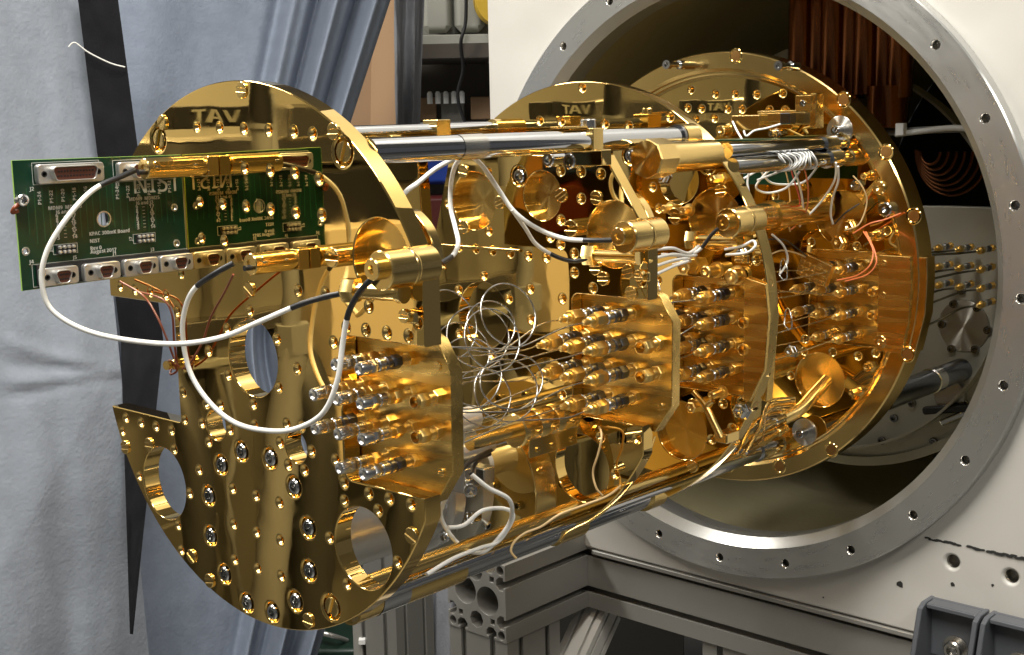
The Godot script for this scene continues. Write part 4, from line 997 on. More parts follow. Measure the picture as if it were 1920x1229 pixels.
func rods_and_tubes() -> void:
	var legs := [[Vector2(-0.0835, 0.1434), 0.0056, "thin polished steel leg at the top, behind the other one"], [Vector2(0.1105, 0.1354), 0.0078, "thick polished steel leg across the top of the gold plates"], [Vector2(0.0735, -0.1535), 0.0122, "thick steel leg along the bottom of the gold plates"], [Vector2(-0.0789, -0.1471), 0.0086, "steel leg low at the back between the gold plates"]]
	for i in 4:
		var l: Array = legs[i]
		var p: Vector2 = l[0]
		var t := thing("support_leg", l[2], "rod", Vector3(), "legs between the gold plates")
		z_rod(t, "tube", p, l[1], -0.0138, PLATE_C, M.tube_steel)
		if i > 1:
			z_rod(t, "foot", p, l[1] + 0.0015, -0.0138, -0.022, M.gold_machined)
		z_rod(t, "foot", p, l[1] + 0.0022, PLATE_C + 0.018, PLATE_C, M.gold_machined)
		if i == 0:
			block(t, Vector3(p.x, p.y, -0.140), Vector3(0.018, 0.017, 0.022), true)
			block(t, Vector3(p.x, p.y, -0.262), Vector3(0.017, 0.017, 0.016), false)
		if i == 1:
			z_rod(t, "steel_collar", p, 0.0095, -0.325, -0.338, M.dark_steel)
			block(t, Vector3(p.x, p.y + 0.0005, -0.220), Vector3(0.0175, 0.0172, 0.012), true)
			put("tape", MB.new().lathe([Vector2(0.0081, -0.110), Vector2(0.0081, -0.088)], 28, Transform3D(Basis(), Vector3(p.x, p.y, 0))).mesh(), M.zinc, t)
		if i == 2:
			z_rod(t, "gold_sleeve", p, 0.0136, -0.022, -0.112, M.gold_machined)
			put("tape", MB.new().lathe([Vector2(0.0139, -0.058), Vector2(0.0139, -0.034)], 28, Transform3D(Basis(), Vector3(p.x, p.y, 0))).mesh(), M.tube_steel, t)
			z_rod(t, "gold_collar", p, 0.0140, -0.215, -0.245, M.gold_machined)
	var low := thing("return_line", "gold tube running beside the bottom leg towards the third plate", "tube")
	z_rod(low, "tube", Vector2(0.094, -0.134), 0.0050, -0.014, PLATE_C, M.gold_machined)
	low = thing("pump_line", "slim steel line running just above the bottom leg", "tube")
	z_rod(low, "tube", Vector2(0.0925, -0.146), 0.0036, -0.014, PLATE_C, M.tube_steel)
	# between third and rear plates
	var specs := [[Vector2(0.1344, 0.1240), 0.0062, "upper steel tube between the third plate and the rear plate"], [Vector2(0.1398, 0.1120), 0.0064, "lower steel tube wound with white thread before the rear plate"], [Vector2(0.0735, -0.1535), 0.0086, "steel tube low between the third plate and the rear plate"], [Vector2(0.060, -0.085), 0.010, "gold tube behind the turned pocket of the rear plate"]]
	for i in 4:
		var s: Array = specs[i]
		var t := thing("rear_tube", s[2], "tube", Vector3(), "tubes before the rear plate")
		z_rod(t, "tube", s[0], s[1], PLATE_C - 0.012, PLATE_D, M.tube_steel if i < 3 else M.gold_machined)
		z_rod(t, "collar", s[0], s[1] + 0.0018, PLATE_D + 0.05, PLATE_D + 0.030, M.steel if i < 3 else M.gold_machined)
		z_rod(t, "collar", s[0], s[1] + 0.0014, PLATE_D + 0.012, PLATE_D, M.gold_machined)
	# round gold cans
	var can := thing("gold_can", "gold can with a hexagonal end standing on the third plate", "can")
	var cp := Vector2(0.1292, 0.1214)
	put("hex_end", MB.new().lathe([Vector2(0, -0.262), Vector2(0.0135, -0.262), Vector2(0.0145, -0.263), Vector2(0.0145, -0.284), Vector2(0.0125, -0.285)].map(func(p): return Vector2(p.x, p.y)), 8, Transform3D(Basis(), Vector3(cp.x, cp.y, 0)), true).mesh(), M.gold_machined, can)
	put("turned_face", MB.new().lathe([Vector2(0.0132, -0.2614), Vector2(0.0006, -0.2614)], 48, Transform3D(Basis(), Vector3(cp.x, cp.y, 0))).mesh(), M.gold_turned, can)
	z_rod(can, "body", cp, 0.0115, -0.285, PLATE_C, M.gold_machined)
	can = thing("gold_can", "plain gold can standing on the rear plate behind the third one", "can")
	cp = Vector2(0.1111, 0.0654)
	z_rod(can, "body", cp, 0.0115, -0.42, PLATE_D, M.gold_machined)
	z_rod(can, "collar", cp, 0.0135, -0.46, -0.475, M.gold_machined)

func block(t: Node3D, at: Vector3, size: Vector3, bolt: bool) -> void:
	var b := put("clamp_block", MB.new().box(at, size, 0.0006).mesh(), M.gold_machined, t)
	if bolt:
		put("bolt", MB.new().lathe([Vector2(0.0055, 0), Vector2(0.0055, 0.0055), Vector2(0.0048, 0.0062), Vector2(0, 0.0062)], 20, along(Vector3.UP, at + Vector3(0, size.y * 0.5, 0))).mesh(), M.zinc, b)
		put("flag", MB.new().box(at + Vector3(-0.004, size.y * 0.5 + 0.0008, 0.016), Vector3(0.014, 0.0014, 0.026), 0.0002).mesh(), M.gold_brushed, b)

# ---------------------------------------------------------------- green circuit board, standing on the front plate
func circuit_board() -> void:
	var t := thing("circuit_board", "green circuit board standing edge-on against the front gold plate", "circuit board")
	t.transform = Transform3D(Basis(Vector3(0, 0, -1), Vector3(0, 1, 0), Vector3(1, 0, 0)), Vector3(-0.0602, 0, 0))
	# local x runs to the gold plate at 0, y up, z out of the board's face
	var hx: Array = [Vector2(-0.0612, 0.0947)]
	var o := [Vector2(-0.1195, 0.0551), Vector2(-0.0012, 0.0572), Vector2(-0.0012, 0.1330), Vector2(-0.1195, 0.1340)]
	var drill := [Vector2(-0.1155, 0.0789), Vector2(-0.0085, 0.0985), Vector2(-0.0085, 0.0745), Vector2(-0.1161, 0.1103)]
	var hs := [ring(hx[0], 0.0043, 24)]
	for q in drill:
		hs.append(ring(q, 0.0016, 12))
	put("board", MB.new().plate(o, hs, 0.0017, 0.0001).mesh(), M.board, t)
	put("edge", MB.new().plate([o[0] + Vector2(-0.0002, -0.0002), o[1] + Vector2(0.0002, -0.0002), o[2] + Vector2(0.0002, 0.0002), o[3] + Vector2(-0.0002, 0.0002)], [[o[0], o[1], o[2], o[3]]], 0.0013, 0.00005, [], Transform3D(Basis(), Vector3(0, 0, -0.0002))).mesh(), M.board_edge, t)
	for q in drill:
		put("pad", MB.new().lathe([Vector2(0.0027, 0.0), Vector2(0.0026, 0.00025), Vector2(0.0017, 0.00025), Vector2(0.0015, -0.0017)], 20).mesh(), M.tin, t, Transform3D(Basis(), Vector3(q.x, q.y, 0)))
	put("pad", MB.new().lathe([Vector2(0.0052, 0.0), Vector2(0.0051, 0.00025), Vector2(0.0044, 0.00025), Vector2(0.0043, -0.0017)], 28).mesh(), M.tin, t, Transform3D(Basis(), Vector3(hx[0].x, hx[0].y, 0)))
	var bt := put("bolt", socket_screw(0.0038, 0.004), M.steel, t, Transform3D(Basis(), Vector3(-0.1161, 0.1103, 0.0003)))
	put("copper_lug", MB.new().tube(smooth([Vector3(-0.118, 0.108, 0.001), Vector3(-0.1215, 0.106, 0.002), Vector3(-0.122, 0.103, 0.0), Vector3(-0.119, 0.104, 0.002)], 5), 0.0013, 7).mesh(), M.enamel, bt, bt.transform.affine_inverse())
	# connectors
	d_shell(t, Vector2(-0.0845, 0.1252), 0.045, 0.0118, 12)
	d_shell(t, Vector2(-0.0290, 0.1243), 0.045, 0.0118, 12)
	for x in [-0.0974, -0.0680, -0.0397, -0.0128]:
		d_shell(t, Vector2(x, 0.0622), 0.0255, 0.0112, 4)
	put("silk_outline", outline_mesh(Vector2(-0.1075, 0.1187), Vector2(-0.062, 0.1322)), M.silk, t)
	put("silk_outline", outline_mesh(Vector2(-0.0525, 0.1175), Vector2(-0.006, 0.1315)), M.silk, t)
	put("connector_slot", MB.new().box(Vector3(-0.0553, 0.0635, 0.0012), Vector3(0.110, 0.0128, 0.0016), 0.0002).mesh(), M.black, t)
	put("silk_outline", outline_mesh(Vector2(-0.1125, 0.0563), Vector2(-0.0008, 0.0705)), M.silk, t)
	# traces
	for i in 22:
		var x := -0.112 + i * 0.0049 + rng.randf_range(-0.0006, 0.0006)
		var y1 := rng.randf_range(0.082, 0.090)
		put("trace", MB.new().box(Vector3(x, (0.117 + y1) * 0.5, 0.00006), Vector3(0.0006, 0.117 - y1, 0.00012)).mesh(), M.trace, t)
	# vertical silk words
	for g in [[-0.104, 5], [-0.0505, 6]]:
		for i in g[1]:
			var x: float = g[0] + i * 0.0078
			var s: String = ["P1-24", "P1-22", "P1-20", "P1-18", "P1-16", "P1-12"][i]
			put("lettering", text_mesh(s, 0.0022, 0.0002), M.silk, t, Transform3D(Basis(Vector3.BACK, PI / 2), Vector3(x, 0.1105 + 0.0004 * i, 0.0003)))
	# pin maps beside the headers
	for g in [[-0.0885, 0.0795], [-0.0320, 0.0815]]:
		var x0: float = g[0]
		var y0: float = g[1]
		put("lettering", text_mesh("MDM9  MDM25", 0.0020, 0.0002), M.silk, t, Transform3D(Basis(), Vector3(x0 + 0.001, y0 + 0.0245, 0.0003)))
		put("lettering", text_mesh("J6 and J3", 0.0020, 0.0002), M.silk, t, Transform3D(Basis(), Vector3(x0 + 0.001, y0 + 0.0217, 0.0003)))
		for r in 7:
			put("lettering", text_mesh("%d" % (9 - r), 0.0019, 0.0002), M.silk, t, Transform3D(Basis(), Vector3(x0 - 0.005, y0 + 0.019 - r * 0.0022, 0.0003)))
			put("lettering", text_mesh("%d" % [17, 4, 16, 3, 15, 2, 14][r], 0.0019, 0.0002), M.silk, t, Transform3D(Basis(), Vector3(x0 + 0.006, y0 + 0.019 - r * 0.0022, 0.0003)))
			put("silk_mark", MB.new().box(Vector3(x0, y0 + 0.019 - r * 0.0022, 0.0001), Vector3(0.0018, 0.0003, 0.0002)).mesh(), M.silk, t)
		put("silk_outline", outline_mesh(Vector2(x0 - 0.0092, y0 - 0.0045), Vector2(x0 + 0.0075, y0 + 0.0018)), M.silk, t)
		put("header_body", MB.new().box(Vector3(x0 - 0.0008, y0 - 0.0014, 0.0008), Vector3(0.0135, 0.0058, 0.0015), 0.0002).mesh(), M.black, t)
		for i in 4:
			for j in 2:
				put("pin", MB.new().lathe([Vector2(0.0011, 0), Vector2(0.0011, 0.0026), Vector2(0.0008, 0.0031), Vector2(0, 0.0031)], 10).mesh() if not shared.has("pin") else shared.pin, M.tin, t, Transform3D(Basis(), Vector3(x0 - 0.0056 + i * 0.0031, y0 - 0.0029 + j * 0.0030, 0.0006)))
		put("lettering", text_mesh("J7", 0.0022, 0.0002), M.silk, t, Transform3D(Basis(Vector3.BACK, PI / 2), Vector3(x0 - 0.011, y0 - 0.001, 0.0003)))
	var lines := {0: "KPAC 300mK Board", 2: "NIST", 4: "Rev 0", 5: "August 2017"}
	for k in lines:
		var tm := text_mesh(lines[k], 0.0022, 0.0002)
		tm.horizontal_alignment = HORIZONTAL_ALIGNMENT_LEFT
		put("lettering", tm, M.silk, t, Transform3D(Basis(), Vector3(-0.0725, 0.0860 - k * 0.0023, 0.0003)))
	for q in [["J2", -0.1085, 0.1165], ["J4", -0.1125, 0.0722], ["J5", -0.0835, 0.0722], ["J1", -0.0555, 0.0722], ["J3", -0.0275, 0.0722], ["J3", -0.050, 0.1160]]:
		put("lettering", text_mesh(q[0], 0.0021, 0.0002), M.silk, t, Transform3D(Basis(), Vector3(q[1], q[2], 0.0003)))
	put("lettering", text_mesh("NIST", 0.0125, 0.0002, false), M.silk, t, Transform3D(Basis(), Vector3(-0.0215, 0.1155, 0.0003)))

func outline_mesh(a: Vector2, b: Vector2) -> ArrayMesh:
	var w := 0.0003
	return MB.new().plate([a, Vector2(b.x, a.y), b, Vector2(a.x, b.y)], [[a + Vector2(w, w), Vector2(b.x - w, a.y + w), b - Vector2(w, w), Vector2(a.x + w, b.y - w)]], 0.0002, 0.00002, [], Transform3D(Basis(), Vector3(0, 0, 0.00025))).mesh()

func d_outline(w: float, h: float, r: float) -> Array:
	var o := []
	var skew := 0.0012
	for c in [[w * 0.5 - r, h * 0.5 - r, 0], [-(w * 0.5 - r), h * 0.5 - r, 90], [-(w * 0.5 - r) + skew, -(h * 0.5 - r), 180], [w * 0.5 - r - skew, -(h * 0.5 - r), 270]]:
		o += arc(Vector2(c[0], c[1]), r, c[2], c[2] + 90, 5)
	return o
func rect(w: float, h: float, r: float) -> Array:
	var o := []
	for c in [[1, 1, 0], [-1, 1, 90], [-1, -1, 180], [1, -1, 270]]:
		o += arc(Vector2(c[0] * (w * 0.5 - r), c[1] * (h * 0.5 - r)), r, c[2], c[2] + 90, 4)
	return o
func d_shell(t: Node3D, at: Vector2, w: float, h: float, pins: int) -> void:
	var xf := Transform3D(Basis(), Vector3(at.x, at.y, 0.0062))
	var c := put("connector_flange", MB.new().plate(rect(w, h, 0.0022), [ring(Vector2(-w * 0.5 + 0.0042, 0), 0.0014, 14), ring(Vector2(w * 0.5 - 0.0042, 0), 0.0014, 14)], 0.0050, 0.0006).mesh(), M.tin, t, xf)
	var iw := w - 0.0165
	put("shell", MB.new().plate(d_outline(iw + 0.002, h - 0.0026, 0.0026), [d_outline(iw + 0.0006, h - 0.0040, 0.0022)], 0.0062, 0.0003, [], Transform3D(Basis(), Vector3(0, 0, 0.0054))).mesh(), M.tin, c)
	var dark := put("insert", MB.new().plate(d_outline(iw + 0.0006, h - 0.0040, 0.0022), [], 0.004, 0.0001, [], Transform3D(Basis(), Vector3(0, 0, 0.0042))).mesh(), M.pin_block, c)
	var pm := MB.new()
	for i in pins:
		for j in 2:
			pm.lathe([Vector2(0.0006, 0), Vector2(0.0006, 0.0006), Vector2(0, 0.0006)], 6, Transform3D(Basis(), Vector3((i - (pins - 1) * 0.5) * iw / (pins + 1.5) + j * 0.0004, (j - 0.5) * 0.0028, 0.0042)))
	put("pin_row", pm.mesh(), M.black, c)
	for s in [-1.0, 1.0]:
		put("socket", MB.new().lathe([Vector2(0.0019, 0), Vector2(0.0018, 0.0004), Vector2(0.0013, 0.0004), Vector2(0.0013, -0.0035), Vector2(0, -0.0035)], 14).mesh(), M.dark, c, Transform3D(Basis(), Vector3(s * (w * 0.5 - 0.0042), 0, -0.0002)))

# ---------------------------------------------------------------- thermometer cans and their cables
func sensor_can(called: String, label: String, p: Vector2, r: float, z0: float, len: float) -> void:
	var t := thing(called, label, "sensor", Vector3(p.x, p.y, z0), "gold sensor cans")
	var mb := MB.new()
	mb.lathe([Vector2(r * 0.9, 0.010), Vector2(r, 0.0108), Vector2(r, len - 0.0006), Vector2(r - 0.0006, len), Vector2(r * 0.45, len), Vector2(r * 0.42, len - 0.001), Vector2(0, len - 0.001)], 32)
	put("can", mb.mesh(), M.gold_machined, t)
	put("neck", MB.new().lathe([Vector2(r * 0.82, 0.0), Vector2(r * 0.82, 0.0110)], 28).mesh(), M.gold_machined, t)
	put("flat", MB.new().box(Vector3(r * 0.62, r * 0.45, len * 0.5 + 0.004), Vector3(r * 0.9, r * 0.5, len - 0.016), 0.0006).mesh(), M.gold_machined, t)
	for z in [0.018, len - 0.006]:
		var d := Vector3(0.86, 0.28, 0.0).normalized()
		put("grub_screw", slot_screw(0.0017, 0.0006), M.steel, t, along(d, d * (r * 1.03) + Vector3(0, 0, z)))
	put("foot_block", MB.new().box(Vector3(0, 0, 0.0045), Vector3(r * 2.0, r * 1.9, 0.0085), 0.0005).mesh(), M.gold_machined, t)
	put("wire_gland", MB.new().lathe([Vector2(0.0017, -0.002), Vector2(0.0017, 0.004), Vector2(0, 0.004)], 12, Transform3D(Basis(), Vector3(0, -r * 0.3, len))).mesh(), M.black_sleeve, t)

func heater_set(z0: float, name_of: String) -> void:
	# round can along z at the plate's edge, a hex headed can below it and a slotted screw
	var t := thing("sensor_barrel", "stubby round gold barrel at the edge of the %s plate's turned pocket" % name_of, "sensor", Vector3(0.160, 0.072, z0), "sensor barrels")
	put("barrel", MB.new().lathe([Vector2(0.0112, -0.012), Vector2(0.0112, 0.0245), Vector2(0.0104, 0.0254), Vector2(0.0, 0.0254)], 36).mesh(), M.gold_machined, t)
	put("seam", MB.new().lathe([Vector2(0.01126, 0.0035), Vector2(0.01155, 0.004), Vector2(0.01155, 0.006), Vector2(0.01126, 0.0065)], 36).mesh(), M.gold_machined, t)
	put("collar", MB.new().lathe([Vector2(0.0062, 0.0254), Vector2(0.0062, 0.0300), Vector2(0.0056, 0.0306), Vector2(0.0025, 0.0306), Vector2(0.002, 0.029), Vector2(0, 0.029)], 28, Transform3D(Basis(), Vector3(-0.001, 0.001, 0))).mesh(), M.gold_machined, t)
	var u := thing("sensor_shank", "small hex headed gold shank below the barrel of the %s plate" % name_of, "sensor", Vector3(0.121, 0.0565, z0 + 0.010), "hex headed shanks")
	put("hex_head", MB.new().lathe([Vector2(0, -0.002), Vector2(0.0078, -0.002), Vector2(0.0078, 0.006), Vector2(0.0070, 0.0072), Vector2(0.003, 0.0072)], 6, along(Vector3(-1, 0.0, 0.35)), true).mesh(), M.gold_machined, u)
	put("shank", MB.new().lathe([Vector2(0.0048, 0.001), Vector2(0.0048, 0.034), Vector2(0.0060, 0.0345), Vector2(0.0060, 0.038), Vector2(0, 0.038)], 24, along(Vector3(1, 0.02, -0.10))).mesh(), M.gold_machined, u)
	put("lug", MB.new().box(Vector3(0.0385, -0.013, -0.006), Vector3(0.013, 0.007, 0.004), 0.0012).mesh(), M.gold_machined, u)
	put("lug_screw", slot_screw(0.0040, 0.0030), M.gold_machined, u, Transform3D(Basis(), Vector3(0.039, -0.012, -0.0035)))
	var s := thing("slotted_screw", "gold slotted screw left of the %s plate's turned pocket" % name_of, "screw", Vector3(0.1015, 0.0745, z0), "slotted screws beside the pockets")
	put("head", slot_screw(0.0062, 0.011), M.gold_machined, s)
	put("shaft", MB.new().lathe([Vector2(0.0045, -0.001), Vector2(0.0045, 0.008)], 16).mesh(), M.gold_machined, s)

func sensors() -> void:
	sensor_can("sensor_can", "long gold sensor can in front of the green circuit board", Vector2(-0.0253, 0.1265), 0.0066, 0.0, 0.052)
	sensor_can("sensor_can", "gold sensor can below the circuit board with a black sleeved cable", Vector2(0.0624, 0.0710), 0.0066, 0.0, 0.040)
	heater_set(0.0, "front")
	heater_set(PLATE_B, "second")
	heater_set(PLATE_C, "third")

# ---------------------------------------------------------------- silver and gold body behind the front plate
func mixing_chamber() -> void:
	var t := thing("mixing_chamber", "stout silver cylinder with bolted flanges behind the front plate", "cylinder", Vector3(0, -0.116, 0))
	put("body", MB.new().lathe([Vector2(0.044, -0.150), Vector2(0.044, -0.030), Vector2(0.054, -0.029), Vector2(0.054, -0.0142), Vector2(0.0, -0.0142)], 64).mesh(), M.dull_steel, t)
	put("flange", MB.new().lathe([Vector2(0, -0.170), Vector2(0.058, -0.170), Vector2(0.059, -0.169), Vector2(0.059, -0.158), Vector2(0.058, -0.157), Vector2(0.044, -0.155)], 64).mesh(), M.shield, t)
	put("flange", MB.new().lathe([Vector2(0, -0.150), Vector2(0.049, -0.150), Vector2(0.050, -0.149), Vector2(0.050, -0.139), Vector2(0.049, -0.138), Vector2(0.044, -0.137)], 64).mesh(), M.dull_steel, t)
	for k in 10:
		var a := TAU * k / 10 + 0.2
		put("bolt", socket_screw(0.0036, 0.0065), M.steel, t, Transform3D(Basis(Vector3.UP, PI), Vector3(cos(a) * 0.0475, sin(a) * 0.0475, -0.170)))
		var d := Vector3(cos(a), sin(a), 0)
		put("side_screw", socket_screw(0.0032, 0.005), M.steel, t, along(d, d * 0.0588 + Vector3(0, 0, -0.1635)))
	put("end_cone", MB.new().lathe([Vector2(0.012, -0.22), Vector2(0.012, -0.192), Vector2(0.034, -0.180), Vector2(0.036, -0.166)], 48).mesh(), M.dull_steel, t)
	var g := thing("gold_sleeve", "ribbed gold sleeve lying over the silver cylinder before the second plate", "sleeve", Vector3(0.098, -0.062, 0))
	put("sleeve", MB.new().lathe([Vector2(0.009, -0.209), Vector2(0.0118, -0.208), Vector2(0.0122, -0.206), Vector2(0.0122, -0.186), Vector2(0.0116, -0.185), Vector2(0.0122, -0.184), Vector2(0.0122, -0.168), Vector2(0.0116, -0.167), Vector2(0.0122, -0.166), Vector2(0.0122, -0.150), Vector2(0.0112, -0.149), Vector2(0, -0.149)], 40).mesh(), M.gold_machined, g)
	put("pipe", MB.new().lathe([Vector2(0.0048, -0.219), Vector2(0.0048, -0.105), Vector2(0, -0.105)], 20).mesh(), M.gold_machined, g)
	put("skirt", MB.new().box(Vector3(0.0095, -0.012, -0.180), Vector3(0.002, 0.014, 0.052), 0.0006).mesh(), M.gold_machined, g)
	for z in [-0.162, -0.178, -0.199]:
		put("screw", slot_screw(0.0021, 0.0012), M.gold_machined, g, along(Vector3.RIGHT, Vector3(0.0125, -0.001, z)))
		put("screw", slot_screw(0.0021, 0.0012), M.gold_machined, g, along(Vector3.RIGHT, Vector3(0.0107, -0.014, z)))
	var s := thing("gold_strap", "curved gold strap hanging below the ribbed sleeve", "strap")
	var mb := MB.new()
	var prof := []
	for k in 15:
		var a := lerpf(58, -48, k / 14.0)
		prof.append(Vector2(cos(deg_to_rad(a)), sin(deg_to_rad(a))) * 0.058)
	for k in 15:
		var a := lerpf(-48, 58, k / 14.0)
		prof.append(Vector2(cos(deg_to_rad(a)), sin(deg_to_rad(a))) * 0.0562)
	mb.plate(rev(prof), [], 0.022, 0.0003, [], Transform3D(Basis(), Vector3(0.038, -0.118, -0.1745)))
	put("strap", mb.mesh(), M.gold_machined, s)
	for y in [-0.083, -0.098]:
		put("screw", slot_screw(0.0030, 0.0022), M.gold_machined, s, along(Vector3.RIGHT, Vector3(0.0925 if y < -0.09 else 0.085, y, -0.184)))
	var b := thing("clamp_body", "steel clamp with a hex bolt beside the silver cylinder", "clamp", Vector3(0.062, -0.098, -0.132))
	put("jaw", MB.new().box(Vector3(0, 0, 0), Vector3(0.020, 0.018, 0.012), 0.001).mesh(), M.steel, b)
	put("jaw", MB.new().box(Vector3(0.004, 0.0, -0.017), Vector3(0.016, 0.012, 0.012), 0.001).mesh(), M.zinc, b)
	put("bolt", socket_screw(0.0050, 0.016), M.steel, b, along(Vector3(0.6, 0.1, 0.8), Vector3(0.012, -0.004, 0.0)))
	put("bolt", socket_screw(0.0044, 0.012), M.steel, b, along(Vector3(0.3, 0.2, 0.9), Vector3(0.004, -0.030, -0.010)))
	put("bolt", socket_screw(0.0044, 0.012), M.steel, b, along(Vector3(0.3, -0.1, 0.9), Vector3(-0.022, -0.046, -0.010)))
	for k in 2:
		var ti := thing("steel_tube", ["steel tube with a gold sleeve high behind the front plate's panel", "slim steel tube crossing above the silver cylinder"][k], "tube", Vector3(), "tubes above the silver cylinder")
		z_rod(ti, "tube", [Vector2(0.045, -0.062), Vector2(0.060, -0.080)][k], [0.006, 0.0045][k], -0.022, PLATE_B, M.tube_steel)
		z_rod(ti, "sleeve", [Vector2(0.045, -0.062), Vector2(0.060, -0.080)][k], [0.0085, 0.0062][k], -0.12, -0.165, M.dull_steel)
	# lumps before the third and rear plates
	var f := thing("gold_fitting", "gold elbow fitting with steel tips low before the rear plate", "fitting")
	var e := Vector3(0.1203, -0.1075, -0.5000)
	put("elbow", MB.new().tube(smooth([e + Vector3(0.004, 0.020, -0.04), e + Vector3(0.002, 0.010, -0.02), e, e + Vector3(-0.006, -0.006, 0.02)], 6), 0.006, 14).mesh(), M.gold_machined, f)
	for k in 4:
		var q := e + Vector3(-0.012 + 0.004 * k, -0.004 - 0.008 * (k % 2), 0.012 + 0.004 * k)
		put("steel_tip", MB.new().lathe([Vector2(0, 0), Vector2(0.0036, 0), Vector2(0.0036, 0.016), Vector2(0.0026, 0.017), Vector2(0.0026, 0.034), Vector2(0.0034, 0.035), Vector2(0.0034, 0.048), Vector2(0, 0.048)], 14, along(Vector3(-0.12 + 0.08 * k, -0.06, 1), q)).mesh(), M.steel if k % 2 == 0 else M.gold_machined, f)
	var fr := thing("gold_bracket", "gold forked bracket beside the turned pocket of the third plate", "bracket")
	var p0 := Vector3(0.1394, -0.0716, -0.3250)
	var p1 := Vector3(0.1527, -0.0936, -0.3250)
	put("arm", MB.new().tube([p0, p1], 0.0036, 4).mesh(), M.gold_machined, fr)
	put("fork", MB.new().tube(smooth([Vector3(0.1271, -0.0606, -0.3250), Vector3(0.1350, -0.0667, -0.3250), p0], 4), 0.0022, 8).mesh(), M.gold_machined, fr)
	put("fork", MB.new().tube(smooth([Vector3(0.1458, -0.0653, -0.3250), Vector3(0.1419, -0.0679, -0.3250), p0], 4), 0.0022, 8).mesh(), M.gold_machined, fr)
	put("foot", MB.new().box(p1 + Vector3(0, 0, -0.008), Vector3(0.012, 0.008, 0.018), 0.001).mesh(), M.gold_machined, fr)
	# little stage near the top of the rear plate
	var st := thing("gold_stage", "gold clamped rail with a square stand near the rear plate's top", "rail")
	var r0 := Vector3(0.0552, 0.1452, -0.5350)
	var r1 := Vector3(0.1169, 0.1486, -0.5350)
	put("rail", MB.new().box((r0 + r1) * 0.5, Vector3(r0.distance_to(r1), 0.013, 0.010), 0.0008).mesh(), M.gold_machined, st)
	put("rail_cap", MB.new().box((r0 + r1) * 0.5 + Vector3(-0.01, 0.0005, 0.007), Vector3(r0.distance_to(r1) * 0.55, 0.008, 0.005), 0.0006).mesh(), M.gold_machined, st)
	put("stand", MB.new().box(Vector3(0.1211, 0.1524, -0.5200), Vector3(0.006, 0.030, 0.014), 0.0006).mesh(), M.gold_brushed, st)
	put("stand_head", MB.new().box(Vector3(0.1125, 0.1589, -0.5150), Vector3(0.016, 0.014, 0.006), 0.0006).mesh(), M.gold_brushed, st)
	put("screw", socket_screw(0.0028, 0.002), M.steel, st, Transform3D(Basis(), Vector3(0.1121, 0.1589, -0.5120)))
	put("wire_block", MB.new().box(Vector3(0.0948, 0.1464, -0.5170), Vector3(0.010, 0.010, 0.012), 0.001).mesh(), M.dark_steel, st)
	put("connector_box", MB.new().box(Vector3(0.0503, 0.1430, -0.5250), Vector3(0.030, 0.014, 0.014), 0.001).mesh(), M.gold_machined, st)
	var gb := thing("small_board", "narrow green circuit board behind the steel tubes of the rear plate", "circuit board")
	put("board", MB.new().box(Vector3(0.0769, 0.1285, -0.5000), Vector3(0.075, 0.0015, 0.050), 0.0001).mesh(), M.board, gb)
	put("board", MB.new().box(Vector3(0.0880, 0.0994, -0.5000), Vector3(0.055, 0.020, 0.0016), 0.0001).mesh(), M.board, gb)
	var ch := thing("gold_chip", "small gold chip with rows of pins on the rear connector panel", "chip")
	var cb := Vector3(0.1281, 0.0165, -0.5100)
	put("chip", MB.new().box(Vector3(), Vector3(0.030, 0.020, 0.008), 0.0006, Transform3D(Basis(Vector3.BACK, -0.35), cb)).mesh(), M.gold_machined, ch)
	for i in 5:
		for j in 3:
			put("pin", MB.new().box(Vector3(-0.011 + i * 0.0055, 0.003 - j * 0.005, 0.0046), Vector3(0.0032, 0.0026, 0.0024), 0.0004, Transform3D(Basis(Vector3.BACK, -0.35), cb)).mesh(), M.gold_machined, ch)

